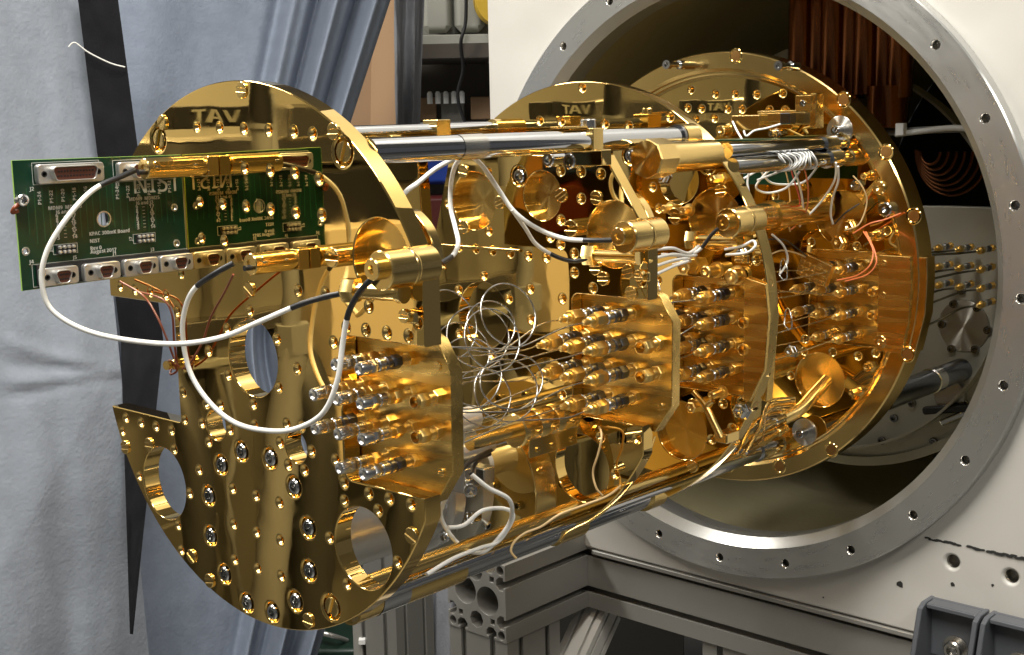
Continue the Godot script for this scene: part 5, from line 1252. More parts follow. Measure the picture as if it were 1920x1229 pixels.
# ---------------------------------------------------------------- coaxial cables
func coax_cables() -> void:
	var k := 0
	var words := [["highest", "inner"], ["highest", "outer"], ["upper", "inner"], ["upper", "middle"], ["upper", "outer"], ["lower", "inner"], ["lower", "middle"], ["lower", "outer"], ["lowest", "inner"], ["lowest", "outer"]]
	for r in 4:
		for c in 3:
			if r in [0, 3] and c == 0:
				continue
			var x: float = COLS[c]
			var y: float = ROWS[r]
			# from the second plate's connector to the back of the front plate, with a slack loop
			var z1 := PLATE_B - 0.0122 + 0.0455
			var z0 := -0.0245
			var pts := [Vector3(x, y, z1), Vector3(x, y, z1 + 0.012), Vector3(x - 0.001, y - 0.001, z1 + 0.032)]
			var rr := rng.randf_range(0.023, 0.033)
			var ry := rng.randf_range(0.013, 0.022)
			var zc := -0.108 + rng.randf_range(-0.012, 0.014)
			var drop := rng.randf_range(-0.006, 0.010) - 0.012 * (r - 1) * 0.3
			var sx := rng.randf_range(-0.022, -0.004)
			for s in 15:
				var a := -0.5 * PI + TAU * 1.0 * s / 14.0 * 1.02
				pts.append(Vector3(x + sx - sin(a) * ry * 0.35, y - drop + ry + sin(a) * ry, lerpf(zc - 0.004, zc + 0.006, s / 14.0) + cos(a) * rr))
			pts.append_array([Vector3(x - 0.001, y + 0.001, -0.052), Vector3(x, y, -0.036), Vector3(x, y, z0)])
			var ca := put("coax_cable", MB.new().tube(smooth(pts, 5), 0.00055, 7, false).mesh(), M.coax)
			tag(ca, "thin silver looped coax from the %s row's %s connector on the second plate" % words[k], "cable", "looped coax cables behind the front plate")
			k += 1
	# second to third plate: short slack lines
	k = 0
	for s in [[PLATE_C, PLATE_B, "third"], [PLATE_D, PLATE_C, "rear"]]:
		k = 0
		for r in 4:
			for c in 3:
				if r in [0, 3] and c == 0:
					continue
				var x: float = COLS[c]
				var y: float = ROWS[r]
				var z1: float = s[0] - 0.0122 + 0.0455
				var z0: float = s[1] - 0.0235
				var m := (z0 + z1) * 0.5
				var pts := [Vector3(x, y, z1), Vector3(x, y, z1 + 0.008)]
				var up := rng.randf_range(-0.008, 0.012)
				var out := rng.randf_range(-0.012, 0.004)
				if (r + c) % 2 == 0:
					for q in 9:
						var a := -0.5 * PI + TAU * q / 8.0
						pts.append(Vector3(x + out + cos(a) * 0.008, y + 0.009 + sin(a) * 0.009, m + cos(a) * 0.010 + 0.001 * q))
				else:
					pts.append(Vector3(x + out, y + up, m))
				pts.append_array([Vector3(x, y, z0 - 0.010), Vector3(x, y, z0)])
				var ca := put("coax_cable", MB.new().tube(smooth(pts, 5), 0.00062, 7, false).mesh(), M.coax)
				tag(ca, "thin coax line to the %s row's %s connector on the %s plate" % [words[k][0], words[k][1], s[2]], "cable", "coax lines before the %s plate" % s[2])
				k += 1

# ---------------------------------------------------------------- loose cables
func cable(label: String, pts: Array, r: float, sleeves := [0.0, 0.0], mat_name := "white_wire", called := "sensor_cable") -> void:
	# sleeves: share of the length in black at the start and at the end
	var c := smooth(pts, 9)
	var k := c.size()
	var a := int(k * sleeves[0])
	var b := k - 1 - int(k * sleeves[1])
	var t := thing(called, label, "cable")
	put("cable", MB.new().tube(c.slice(a, b + 1), r, 12).mesh(), M[mat_name], t)
	if a > 1:
		put("sleeve", MB.new().tube(c.slice(0, a + 1), r * 1.12, 12).mesh(), M.black_sleeve, t)
	if b < k - 2:
		put("sleeve", MB.new().tube(c.slice(b, k), r * 1.12, 12).mesh(), M.black_sleeve, t)

func wires() -> void:
	cable("white cable looping far left in front of the green circuit board", [Vector3(-0.0322, 0.1255, 0.0540), Vector3(-0.0263, 0.1223, 0.0680), Vector3(-0.0239, 0.1157, 0.0880), Vector3(-0.0251, 0.1011, 0.1050), Vector3(-0.0312, 0.0812, 0.1170), Vector3(-0.0349, 0.0621, 0.1200), Vector3(-0.0330, 0.0439, 0.1150), Vector3(-0.0155, 0.0299, 0.0980), Vector3(0.0226, 0.0243, 0.0750), Vector3(0.0485, 0.0276, 0.0550), Vector3(0.0736, 0.0385, 0.0420), Vector3(0.0940, 0.0482, 0.0300), Vector3(0.1063, 0.0527, 0.0200), Vector3(0.1231, 0.0564, 0.0140)], 0.0016, [0.14, 0.17])
	cable("white cable hanging in a deep bow across the front gold plate", [Vector3(0.0461, 0.0706, 0.0400), Vector3(0.0381, 0.0651, 0.0470), Vector3(0.0230, 0.0555, 0.0520), Vector3(0.0131, 0.0434, 0.0530), Vector3(0.0063, 0.0260, 0.0520), Vector3(0.0053, 0.0018, 0.0480), Vector3(0.0176, -0.0167, 0.0440), Vector3(0.0386, -0.0283, 0.0400), Vector3(0.0665, -0.0298, 0.0370), Vector3(0.0910, -0.0255, 0.0340), Vector3(0.1139, -0.0133, 0.0320), Vector3(0.1256, 0.0067, 0.0300), Vector3(0.1299, 0.0301, 0.0280), Vector3(0.1370, 0.0491, 0.0280), Vector3(0.1532, 0.0653, 0.0280), Vector3(0.1679, 0.0736, 0.0220)], 0.0016, [0.13, 0.16])
	cable("white cable sagging left from the taped top leg to the plug", [Vector3(0.0991, 0.1299, -0.1050), Vector3(0.0952, 0.1276, -0.1000), Vector3(0.0931, 0.1215, -0.0850), Vector3(0.0936, 0.1141, -0.0700), Vector3(0.0996, 0.1104, -0.0550), Vector3(0.1082, 0.1063, -0.0400)], 0.0016, [0.1, 0.0])
	cable("white cable hanging straight below the taped top leg", [Vector3(0.0981, 0.1295, -0.1050), Vector3(0.0761, 0.1207, -0.1200), Vector3(0.0622, 0.1075, -0.1300), Vector3(0.0616, 0.0930, -0.1300), Vector3(0.0702, 0.0810, -0.1250), Vector3(0.0876, 0.0723, -0.1100), Vector3(0.1077, 0.0676, -0.0850), Vector3(0.1222, 0.0655, -0.0600), Vector3(0.1350, 0.0647, -0.0400)], 0.0016, [0.0, 0.22])
	cable("white cable swooping from the taped top leg to the second plate's barrel", [Vector3(0.1057, 0.1299, -0.1050), Vector3(0.0926, 0.1215, -0.1300), Vector3(0.0881, 0.1048, -0.1500), Vector3(0.0933, 0.0891, -0.1600), Vector3(0.1060, 0.0772, -0.1700), Vector3(0.1213, 0.0705, -0.1800), Vector3(0.1366, 0.0693, -0.1900), Vector3(0.1570, 0.0701, -0.1960)], 0.0016, [0.0, 0.2])
	cable("white cable branching down to the second plate's hex shank", [Vector3(0.0927, 0.0910, -0.1580), Vector3(0.0938, 0.0774, -0.1700), Vector3(0.0946, 0.0655, -0.1800), Vector3(0.1030, 0.0568, -0.1900), Vector3(0.1115, 0.0526, -0.2000), Vector3(0.1219, 0.0550, -0.2050)], 0.0014, [0.0, 0.45])
	cable("white cable ending in a black sleeve at the third plate's barrel", [Vector3(0.1150, 0.0480, -0.3000), Vector3(0.1275, 0.0477, -0.3100), Vector3(0.1352, 0.0505, -0.3200), Vector3(0.1457, 0.0629, -0.3220), Vector3(0.1537, 0.0692, -0.3220)], 0.0013, [0.0, 0.45])
	for k in 4:
		cable(["uppermost white lead bundled left of the third plate's connectors", "second white lead bundled left of the third plate's connectors", "third white lead bundled left of the third plate's connectors", "lowest white lead bundled left of the third plate's connectors"][k], [Vector3(0.1328, 0.0557, -0.2700) + Vector3(0, -0.006 * k, 0), Vector3(0.1329, 0.0547, -0.2900) + Vector3(0, -0.0045 * k, 0), Vector3(0.1324, 0.0492, -0.3100) + Vector3(0, -0.002 * k, 0), [Vector3(0.1318, 0.0531, -0.3250), Vector3(0.1332, 0.0471, -0.3200), Vector3(0.1274, 0.0419, -0.3200), Vector3(0.1187, 0.0395, -0.3100)][k]], 0.0012)
	cable("white loop curling along the third plate's right edge", [Vector3(0.1491, 0.0507, -0.3350), Vector3(0.1664, 0.0544, -0.3300), Vector3(0.1765, 0.0589, -0.3300), Vector3(0.1815, 0.0557, -0.3250), Vector3(0.1742, 0.0505, -0.3250), Vector3(0.1534, 0.0473, -0.3300)], 0.0010)
	# white leads round the bottom leg
	cable("white loop tied round the gold sleeve of the bottom leg", [Vector3(0.1294, -0.0687, -0.0600), Vector3(0.1106, -0.0874, -0.0700), Vector3(0.0939, -0.1056, -0.0800), Vector3(0.0912, -0.1216, -0.0900), Vector3(0.0960, -0.1344, -0.1000), Vector3(0.1076, -0.1355, -0.1050), Vector3(0.1133, -0.1272, -0.1150), Vector3(0.1203, -0.1140, -0.1200), Vector3(0.1285, -0.0964, -0.1100), Vector3(0.1236, -0.0854, -0.0950), Vector3(0.1186, -0.0751, -0.0850)], 0.0015, [0.0, 0.0])
	cable("white lead arching beside the bottom leg's white loop", [Vector3(0.1155, -0.1325, -0.0450), Vector3(0.1148, -0.1289, -0.0700), Vector3(0.1101, -0.1307, -0.1000), Vector3(0.1133, -0.1291, -0.1150), Vector3(0.1177, -0.1146, -0.1250), Vector3(0.1157, -0.1074, -0.1200), Vector3(0.1134, -0.1041, -0.1000), Vector3(0.1105, -0.1109, -0.0850), Vector3(0.1107, -0.1088, -0.0700)], 0.0014)
	cable("black sleeved lead rising from the white loop to the silver clamp", [Vector3(0.1294, -0.0687, -0.0600), Vector3(0.1194, -0.0674, -0.0800), Vector3(0.1098, -0.0683, -0.1000), Vector3(0.0937, -0.0723, -0.1300)], 0.0015, [0.0, 0.0], "black_sleeve")
	cable("second black sleeved lead rising to the silver clamp", [Vector3(0.1186, -0.0751, -0.0850), Vector3(0.1110, -0.0732, -0.0950), Vector3(0.1026, -0.0723, -0.1100), Vector3(0.0926, -0.0751, -0.1300)], 0.0015, [0.0, 0.0], "black_sleeve")
	cable("white lead bending down beside the second plate's lower hole", [Vector3(0.1049, -0.0694, -0.2320), Vector3(0.1273, -0.0718, -0.2100), Vector3(0.1274, -0.0847, -0.2060), Vector3(0.1223, -0.0993, -0.2060), Vector3(0.1251, -0.1106, -0.2060), Vector3(0.1277, -0.1170, -0.2100)], 0.0008, [0.0, 0.0], "tan_wire")
	cable("pale lead running from the second plate's lower right horn along the bottom leg", [Vector3(0.1333, -0.0812, -0.2620), Vector3(0.1372, -0.0890, -0.2500), Vector3(0.1363, -0.1003, -0.2400), Vector3(0.1355, -0.1091, -0.2250), Vector3(0.1365, -0.1142, -0.2050), Vector3(0.1266, -0.1196, -0.1900), Vector3(0.1212, -0.1224, -0.1700), Vector3(0.1141, -0.1297, -0.1580), Vector3(0.1079, -0.1331, -0.1480), Vector3(0.1050, -0.1378, -0.1400), Vector3(0.1050, -0.1436, -0.1360), Vector3(0.1080, -0.1489, -0.1380)], 0.0009, [0.0, 0.0], "tan_wire")
	cable("second pale lead curving round the second plate's lower right horn", [Vector3(0.1333, -0.0840, -0.2660), Vector3(0.1399, -0.0980, -0.2450), Vector3(0.1403, -0.1111, -0.2250), Vector3(0.1373, -0.1212, -0.2100), Vector3(0.1257, -0.1329, -0.2000), Vector3(0.1190, -0.1376, -0.1900), Vector3(0.1148, -0.1418, -0.1830), Vector3(0.1133, -0.1473, -0.1800)], 0.0009, [0.0, 0.0], "gold_machined")
	# dark enamelled wires by the notch
	for k in 3:
		cable(["dark red enamelled wire curving left of the front plate's notch", "dark red enamelled wire running inside the notch edge", "dark red enamelled wire rising to the sensor can below the board"][k], [[Vector3(-0.1378, 0.0431, 0.0060), Vector3(-0.1060, 0.0355, 0.0080), Vector3(-0.0915, 0.0235, 0.0080), Vector3(-0.0813, 0.0096, 0.0080), Vector3(-0.0763, -0.0051, 0.0060), Vector3(-0.0715, -0.0122, 0.0050)], [Vector3(-0.1163, 0.0368, 0.0040), Vector3(-0.0864, 0.0340, 0.0050), Vector3(-0.0765, 0.0245, 0.0050), Vector3(-0.0759, 0.0060, 0.0050), Vector3(-0.0739, -0.0106, 0.0050)], [Vector3(0.0176, 0.0599, 0.0200), Vector3(-0.0017, 0.0460, 0.0140), Vector3(-0.0265, 0.0274, 0.0080), Vector3(-0.0402, 0.0097, 0.0060), Vector3(-0.0540, -0.0045, 0.0060), Vector3(-0.0677, -0.0125, 0.0050)]][k], 0.00075, [0.0, 0.0], "enamel", "enamel_wire")
	var lug := thing("wire_lug", "gold lug holding the red wires at the notch edge", "lug", Vector3(-0.0782, -0.0111, 0.0000))
	put("post", MB.new().lathe([Vector2(0.0035, 0), Vector2(0.0035, 0.006), Vector2(0.0022, 0.007), Vector2(0.0022, 0.010), Vector2(0.0032, 0.0105), Vector2(0.0032, 0.013), Vector2(0, 0.013)], 16, along(Vector3(0.2, 0.1, 1))).mesh(), M.gold_machined, lug)
	put("tie", MB.new().tube(smooth([Vector3(-0.005, -0.003, 0.004), Vector3(0, -0.006, 0.008), Vector3(0.005, -0.003, 0.006), Vector3(0.003, 0.004, 0.009), Vector3(-0.004, 0.002, 0.008)], 6), 0.0008, 7).mesh(), M.enamel, lug)
	# thread and leads between the third and rear plates
	var th := thing("white_thread", "white thread wound round the lower steel tube before the rear plate", "thread")
	var tc := Vector3(0.1406, 0.1099, -0.4500)
	var tp := []
	for k in 70:
		var a := TAU * k / 9.0
		tp.append(Vector3(Vector2(0.1398, 0.1120)[0] + cos(a) * 0.0072, Vector2(0.1398, 0.1120)[1] + sin(a) * 0.0072, -0.425 - 0.0008 * k + 0.004 * sin(k * 1.3)))
	put("thread", MB.new().tube(smooth(tp, 2), 0.0006, 6).mesh(), M.white_wire, th)
	var leads := [
		[["orange lead falling from the wound tube", "orange_wire"], [Vector3(0.1383, 0.1129, -0.4600), Vector3(0.1391, 0.1029, -0.4700), Vector3(0.1311, 0.0847, -0.4900), Vector3(0.1236, 0.0680, -0.5000), Vector3(0.1097, 0.0552, -0.5100), Vector3(0.0995, 0.0488, -0.5150)]],
		[["tan lead falling left of the orange lead", "tan_wire"], [Vector3(0.1248, 0.1084, -0.4600), Vector3(0.1173, 0.0940, -0.4800), Vector3(0.1138, 0.0752, -0.4900), Vector3(0.1071, 0.0559, -0.5000), Vector3(0.0995, 0.0478, -0.5150)]],
		[["red lead falling beside the orange lead", "red_wire"], [Vector3(0.1288, 0.1129, -0.4600), Vector3(0.1263, 0.0944, -0.4750), Vector3(0.1230, 0.0777, -0.4900), Vector3(0.1159, 0.0654, -0.5000)]],
		[["white lead bowing right from the wound tube", "white_wire"], [Vector3(0.1141, 0.1057, -0.4400), Vector3(0.1123, 0.0940, -0.4600), Vector3(0.1184, 0.0913, -0.4800), Vector3(0.1279, 0.0937, -0.4900), Vector3(0.1346, 0.1068, -0.5000)]],
		[["white lead hanging straight behind the third plate's rim", "white_wire"], [Vector3(0.1164, 0.1049, -0.4200), Vector3(0.1150, 0.0949, -0.4200), Vector3(0.1182, 0.0820, -0.4200), Vector3(0.1203, 0.0755, -0.4200)]],
		[["upper white lead reaching the gold can on the rear plate", "white_wire"], [Vector3(0.1511, 0.1092, -0.5000), Vector3(0.1450, 0.0952, -0.5100), Vector3(0.1344, 0.0811, -0.5150), Vector3(0.1246, 0.0673, -0.5100), Vector3(0.1162, 0.0582, -0.5050)]],
		[["lower white lead hanging before the rear plate's middle", "white_wire"], [Vector3(0.1531, 0.1061, -0.5000), Vector3(0.1480, 0.0930, -0.5100), Vector3(0.1378, 0.0786, -0.5200), Vector3(0.1333, 0.0643, -0.5250), Vector3(0.1329, 0.0546, -0.5300)]],
		[["black lead reaching to the rear plate's sensor", "black_sleeve"], [Vector3(0.1349, 0.0547, -0.5300), Vector3(0.1444, 0.0643, -0.5300), Vector3(0.1552, 0.0726, -0.5350)]],
		[["orange lead twisting over the rear connector panel", "orange_wire"], [Vector3(0.1675, 0.0500, -0.5200), Vector3(0.1787, 0.0423, -0.5100), Vector3(0.1844, 0.0341, -0.5050), Vector3(0.1834, 0.0233, -0.5000), Vector3(0.1714, 0.0145, -0.5000), Vector3(0.1542, 0.0096, -0.5000)]],
		[["second orange lead twisting over the rear connector panel", "orange_wire"], [Vector3(0.1695, 0.0501, -0.5200), Vector3(0.1853, 0.0364, -0.5050), Vector3(0.1896, 0.0259, -0.5000), Vector3(0.1811, 0.0160, -0.5000), Vector3(0.1617, 0.0092, -0.5000)]],
		[["orange lead running up to the rear plate's rim", "orange_wire"], [Vector3(0.1524, 0.0471, -0.5300), Vector3(0.1672, 0.0560, -0.5300), Vector3(0.1793, 0.0598, -0.5350), Vector3(0.1912, 0.0653, -0.5400)]],
		[["tan lead bending left over the rear panel's top", "tan_wire"], [Vector3(0.1347, 0.0370, -0.4200), Vector3(0.1292, 0.0383, -0.4500), Vector3(0.1244, 0.0335, -0.4800), Vector3(0.1233, 0.0279, -0.5000)]],
		[["dark lead slanting to the gold chip", "black_sleeve"], [Vector3(0.1296, 0.0498, -0.4200), Vector3(0.1316, 0.0474, -0.4500), Vector3(0.1269, 0.0373, -0.4800), Vector3(0.1243, 0.0289, -0.5000)]],
		[["white lead dropping beside the tan lead", "white_wire"], [Vector3(0.1324, 0.0535, -0.4300), Vector3(0.1317, 0.0420, -0.4500), Vector3(0.1295, 0.0285, -0.4600), Vector3(0.1339, 0.0196, -0.4400)]],
		[["white lead with a black tip at the gold rail", "white_wire"], [Vector3(0.0605, 0.1364, -0.5000), Vector3(0.0633, 0.1317, -0.5000), Vector3(0.0652, 0.1361, -0.5100), Vector3(0.0788, 0.1384, -0.5100), Vector3(0.0960, 0.1436, -0.5150)]],
		[["short white lead beside the gold rail", "white_wire"], [Vector3(0.0392, 0.1443, -0.5150), Vector3(0.0470, 0.1363, -0.5100), Vector3(0.0590, 0.1285, -0.5000), Vector3(0.0675, 0.1260, -0.4900)]],
		[["thin white loop hanging left under the wound tube", "white_wire"], [Vector3(0.1277, 0.1084, -0.4400), Vector3(0.1177, 0.1005, -0.4400), Vector3(0.1107, 0.0907, -0.4400), Vector3(0.1159, 0.0858, -0.4500), Vector3(0.1276, 0.0899, -0.4600), Vector3(0.1341, 0.1028, -0.4700)]],
		[["thin white loop crossing over the wound tube", "white_wire"], [Vector3(0.1114, 0.0992, -0.4200), Vector3(0.1203, 0.1062, -0.4300), Vector3(0.1316, 0.1137, -0.4400), Vector3(0.1405, 0.1189, -0.4400), Vector3(0.1406, 0.1133, -0.4500), Vector3(0.1308, 0.1054, -0.4500), Vector3(0.1179, 0.0975, -0.4300)]],
		[["thin white lead dropping far below the wound tube", "white_wire"], [Vector3(0.1339, 0.1063, -0.4600), Vector3(0.1286, 0.0897, -0.4800), Vector3(0.1205, 0.0693, -0.5000), Vector3(0.1119, 0.0530, -0.5100)]],
		[["tan lead crossing over the black lead's sensor", "tan_wire"], [Vector3(0.1565, 0.0972, -0.5200), Vector3(0.1631, 0.0871, -0.5250), Vector3(0.1647, 0.0742, -0.5300), Vector3(0.1582, 0.0557, -0.5300), Vector3(0.1447, 0.0496, -0.5300)]],
	]
	for l in leads:
		cable(l[0][0], l[1], 0.0009 if l[0][1] == "white_wire" else 0.00065, [0.0, 0.0], l[0][1], "thin_lead")
	var bu := thing("steel_tubes", "bundle of silver capillary tubes low behind the third plate's rim", "tubes")
	for k in 9:
		put("capillary", MB.new().tube(smooth([Vector3(0.1334, -0.1179, -0.3700) + Vector3(0.002 * k, 0.002 * (k % 3), 0), Vector3(0.1159, -0.1150, -0.4200) + Vector3(0.002 * k, 0.003 * (k % 4), 0), Vector3(0.1122, -0.1117, -0.4600) + Vector3(0, 0.002 * k, 0), Vector3(0.1150, -0.1116, -0.5000) + Vector3(0, 0.0025 * k - 0.006, 0)], 5), 0.0012, 7).mesh(), M.steel if k % 3 else M.gold_machined, bu)

# ---------------------------------------------------------------- curtain and what stands behind
func cloth(p: Array, nu: int, nv: int, fold: Callable) -> ArrayMesh:
	# p: top left, top right, bottom left, bottom right
	var mb := MB.new()
	var grid := []
	for j in nv + 1:
		var row := []
		for i in nu + 1:
			var u := float(i) / nu
			var v := float(j) / nv
			var q: Vector3 = p[0].lerp(p[1], u).lerp(p[2].lerp(p[3], u), v)
			row.append(q + fold.call(u, v))
		grid.append(row)
	var nrm := []
	for j in nv + 1:
		var row := []
		for i in nu + 1:
			var a: Vector3 = grid[j][mini(i + 1, nu)] - grid[j][maxi(i - 1, 0)]
			var b: Vector3 = grid[mini(j + 1, nv)][i] - grid[maxi(j - 1, 0)][i]
			row.append(b.cross(a).normalized())
		nrm.append(row)
	for j in nv:
		for i in nu:
			mb.quad(grid[j][i], grid[j][i + 1], grid[j + 1][i + 1], grid[j + 1][i], nrm[j][i], nrm[j][i + 1], nrm[j + 1][i + 1], nrm[j + 1][i])
	return mb.mesh()

func background() -> void:
	var n := FastNoiseLite.new()
	n.seed = 3
	n.frequency = 1.0
	n.fractal_octaves = 3
	var out := Vector3(0.86, 0.1, 0.5).normalized()
	# near curtain on the left
	var c1 := cloth([Vector3(-0.6944, 0.4068, 0.0060), Vector3(-0.7113, 0.3305, -0.3149), Vector3(-0.6623, -0.4984, 0.1101), Vector3(-0.5980, -0.5254, -0.2767)], 90, 150, func(u, v):
		var f := n.get_noise_2d(u * 1.1, v * 1.4) * 0.016 + n.get_noise_2d(u * 4.0 + 20.0, v * 1.0) * 0.002
		f += 0.004 * sin(u * 30.0 + n.get_noise_2d(u * 2.0, v) * 3.0) * smoothstep(0.2, 0.9, v)
		var s1: float = v - (0.535 - 0.62 * (u - 0.97))
		f -= 0.13 * maxf(0.0, s1) * smoothstep(0.35, 0.75, u)
		for k in 4:                                   # slack creases below the loop of cable
			var d: float = v - (0.50 + 0.022 * k + (0.025 - 0.012 * k) * (u - 0.6) * 3.0 + 0.006 * sin(u * 9.0 + k))
			f += [0.0035, -0.004, 0.004, -0.003][k] * exp(-pow(d / 0.007, 2.0)) * smoothstep(0.55, 0.7, u)
		var sag: float = 0.003 * sin(v * 26.0 - u * 5.0) * smoothstep(0.58, 0.7, v)
		return out * (f + sag))
	tag(put("near_curtain", c1, M.cloth_light), "pale grey curtain at the far left beside the dark strap", "curtain")
	var st := cloth([Vector3(-0.6804, 0.3262, -0.2890), Vector3(-0.6584, 0.3266, -0.3258), Vector3(-0.6596, -0.0971, -0.3025), Vector3(-0.6340, -0.1003, -0.3431)], 14, 80, func(u, v): return out * (n.get_noise_2d(u * 0.6 + 4.0, v * 3.0) * 0.005))
	var s := thing("dark_strap", "dark webbing strap down the edge of the pale curtain", "strap")
	put("upper_band", st, M.strap, s)
	put("lower_band", cloth([Vector3(-0.6596, -0.0971, -0.3025), Vector3(-0.6340, -0.1003, -0.3431), Vector3(-0.5906, -0.4216, -0.2468), Vector3(-0.5887, -0.4221, -0.2497)], 14, 60, func(u, v): return out * (n.get_noise_2d(u * 0.6 + 4.0, v * 2.5 + 9.0) * 0.005)), M.strap, s)
	put("loose_thread", MB.new().tube(smooth([Vector3(-0.6766, 0.2393, -0.2732), Vector3(-0.6729, 0.2439, -0.2793), Vector3(-0.6666, 0.2333, -0.2912), Vector3(-0.6557, 0.2214, -0.3106), Vector3(-0.6473, 0.2165, -0.3247)], 6), 0.0009, 6).mesh(), M.white_wire, s)
	# middle curtain with folds towards its right edge
	var c2 := cloth([Vector3(-0.8382, 0.4726, -0.3776), Vector3(-0.7229, 0.5209, -0.9115), Vector3(-0.7161, -0.6681, -0.2439), Vector3(-0.7923, -0.7417, -0.3530)], 150, 120, func(u, v):
		var w := smoothstep(0.52, 0.75, u)
		var f := w * 0.030 * sin((u - 0.5) * 46.0 + v * 1.5) + w * 0.012 * sin((u - 0.5) * 92.0 + 1.0)
		f += n.get_noise_2d(u * 1.2 + 50.0, v * 1.4) * 0.016
		f += 0.02 * smoothstep(0.0, 0.03, absf(v - 0.62 - 0.4 * (u - 0.35))) * smoothstep(0.4, 0.2, u)
		return out * f - out.cross(Vector3.UP) * 0.20 * u * smoothstep(0.48, 0.82, v))
	tag(put("middle_curtain", c2, M.cloth_blue), "blue grey curtain with deep folds behind the front gold plate", "curtain")
	var c3 := cloth([Vector3(-1.0013, 0.5268, -1.0743), Vector3(-0.9911, 0.5341, -1.1564), Vector3(-1.0270, 0.0505, -1.0864), Vector3(-1.0347, 0.0472, -1.1510)], 40, 40, func(u, v): return out * (0.012 * sin(u * 11.0 + v) + n.get_noise_2d(u * 3.0, v * 2.0) * 0.01))
	tag(put("far_curtain", c3, M.cloth_dark), "narrow dark grey curtain hanging beside the cardboard sheet", "curtain")
	var cd := thing("cardboard_sheet", "upright tan cardboard sheet between the curtains", "cardboard")
	put("sheet", cloth([Vector3(-1.1658, 0.5057, -1.1231), Vector3(-1.1372, 0.5055, -1.1553), Vector3(-1.2027, -0.0430, -1.1058), Vector3(-1.1687, -0.0446, -1.1449)], 4, 6, func(u, v): return Vector3()), M.cardboard, cd)
	put("flap", cloth([Vector3(-1.1372, 0.5055, -1.1553), Vector3(-1.0640, 0.4967, -1.1471), Vector3(-1.1687, -0.0446, -1.1449), Vector3(-1.0924, -0.0411, -1.1400)], 4, 6, func(u, v): return Vector3()), M.cardboard, cd)
	# storage shelf seen through the gap
	var sh := thing("storage_shelf", "dim brown storage shelf seen in the gap left of the cream vessel", "shelf")
	var face := Basis(out.cross(Vector3.UP).normalized() * -1.0, Vector3.UP, out)
	face = Basis(Vector3.UP, atan2(0.70, 0.71))
	var F := func(px: Vector3): return Transform3D(face, px)
	put("back_board", MB.new().box(Vector3(), Vector3(0.60, 1.6, 0.02), 0.002, F.call(Vector3(-1.4460, 0.2331, -1.6618))).mesh(), M.shelf_brown, sh)
	put("shelf_board", MB.new().box(Vector3(), Vector3(0.5, 0.030, 0.3), 0.002, F.call(Vector3(-1.3031, 0.2814, -1.5194))).mesh(), M.shelf_brown, sh)
	put("shelf_board", MB.new().box(Vector3(), Vector3(0.5, 0.025, 0.3), 0.002, F.call(Vector3(-1.2728, 0.1276, -1.4826))).mesh(), M.hose_grey, sh)
	for k in 6:
		put("stored_carton", MB.new().box(Vector3(), Vector3(0.055 - 0.004 * (k % 3), 0.05 + 0.02 * (k % 2), 0.05), 0.003, F.call(Vector3(-1.3872, 0.1680, -1.5094) + face.x * 0.062 * k)).mesh(), M.cardboard if k % 2 == 0 else M.machine, sh)
	for k in 5:
		put("bottle_cap", MB.new().lathe([Vector2(0.006, -0.01), Vector2(0.006, 0.012), Vector2(0.003, 0.016), Vector2(0, 0.016)], 12, along(Vector3.UP, Vector3(-1.3348, 0.1887, -1.4769) + face.x * 0.017 * k)).mesh(), M.paint, sh)
	var ap := thing("beige_unit", "beige metal unit with rounded tubs above the shelf in the gap", "unit")
	put("case", MB.new().box(Vector3(), Vector3(0.40, 0.18, 0.1), 0.008, F.call(Vector3(-1.2958, 0.3930, -1.5165))).mesh(), M.beige_plastic, ap)
	for k in 2:
		put("tub", MB.new().box(Vector3(), Vector3(0.062, 0.15, 0.05), 0.014, F.call(Vector3(-1.2567, 0.3945, -1.4278) + face.x * 0.066 * k)).mesh(), M.beige_plastic, ap)
	put("lower_rail", MB.new().box(Vector3(), Vector3(0.40, 0.026, 0.05), 0.003, F.call(Vector3(-1.2206, 0.3019, -1.4446))).mesh(), M.beige_plastic, ap)
	put("cord", MB.new().tube(smooth([Vector3(-1.1556, 0.4190, -1.4116), Vector3(-1.1626, 0.3375, -1.4142), Vector3(-1.1719, 0.2964, -1.4085), Vector3(-1.1854, 0.2450, -1.4265), Vector3(-1.2090, 0.1926, -1.4331), Vector3(-1.2133, 0.1364, -1.4571)], 6), 0.0035, 8).mesh(), M.black, ap)
	put("yellow_lid", MB.new().lathe([Vector2(0, -0.01), Vector2(0.05, -0.01), Vector2(0.05, 0.01), Vector2(0, 0.01)], 32, along(out, Vector3(-1.1259, 0.3768, -1.4724))).mesh(), M.yellow, ap)
	var bb := thing("blue_bin", "blue plastic bin seen through the second plate's slot", "bin")
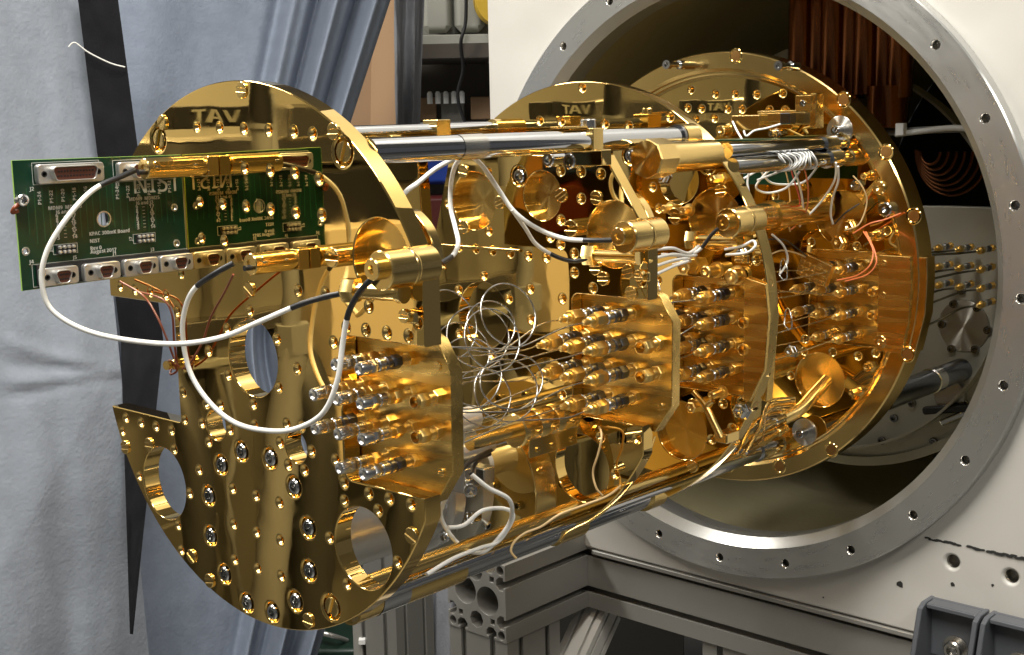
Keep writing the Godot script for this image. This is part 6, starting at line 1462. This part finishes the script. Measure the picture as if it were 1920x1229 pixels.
	put("bin", MB.new().box(Vector3(), Vector3(0.14, 0.07, 0.1), 0.01, F.call(Vector3(-1.2597, 0.0502, -1.4223))).mesh(), M.blue_plastic, bb)
	var rb := thing("red_bin", "dark red bin seen low through the second plate's slot", "bin")
	put("bin", MB.new().box(Vector3(), Vector3(0.10, 0.11, 0.1), 0.01, F.call(Vector3(-1.2573, -0.0631, -1.4152))).mesh(), M.red_plastic, rb)
	# below the front plate
	var eq := thing("green_case", "dark green equipment case on the floor below the front plate", "case")
	put("case", MB.new().box(Vector3(), Vector3(0.20, 0.16, 0.2), 0.01, F.call(Vector3(-0.7960, -0.6845, -0.7072))).mesh(), M.green_dark, eq)
	put("handle", MB.new().tube(smooth([Vector3(-0.7583, -0.5887, -0.6451), Vector3(-0.7274, -0.5878, -0.6497), Vector3(-0.7246, -0.6040, -0.6768)], 5), 0.004, 8).mesh(), M.tin, eq)
	put("latch", MB.new().box(Vector3(), Vector3(0.01, 0.008, 0.01), 0.001, F.call(Vector3(-0.6742, -0.5871, -0.6634))).mesh(), M.paint, eq)
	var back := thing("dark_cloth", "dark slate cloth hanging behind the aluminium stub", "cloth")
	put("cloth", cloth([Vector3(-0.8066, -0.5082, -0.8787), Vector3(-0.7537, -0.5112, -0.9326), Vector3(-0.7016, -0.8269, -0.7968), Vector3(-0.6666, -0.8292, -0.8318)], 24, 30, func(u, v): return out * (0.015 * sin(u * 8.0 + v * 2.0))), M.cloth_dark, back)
	var lg := put("rear_profile_leg", profile_mesh(0.8), M.profile, null, Transform3D(Basis(Vector3.RIGHT, -PI / 2), Vector3(0, 0, 0)) )
	lg.transform = Transform3D(Basis(Vector3.UP, 0.25), Vector3(-0.6669, -0.4464, -0.7184)) * Transform3D(Basis(Vector3.RIGHT, -PI / 2).scaled(Vector3(0.75, 0.75, 1)), Vector3())
	tag(lg, "upright slotted aluminium leg behind the bottom steel leg", "aluminium profile")
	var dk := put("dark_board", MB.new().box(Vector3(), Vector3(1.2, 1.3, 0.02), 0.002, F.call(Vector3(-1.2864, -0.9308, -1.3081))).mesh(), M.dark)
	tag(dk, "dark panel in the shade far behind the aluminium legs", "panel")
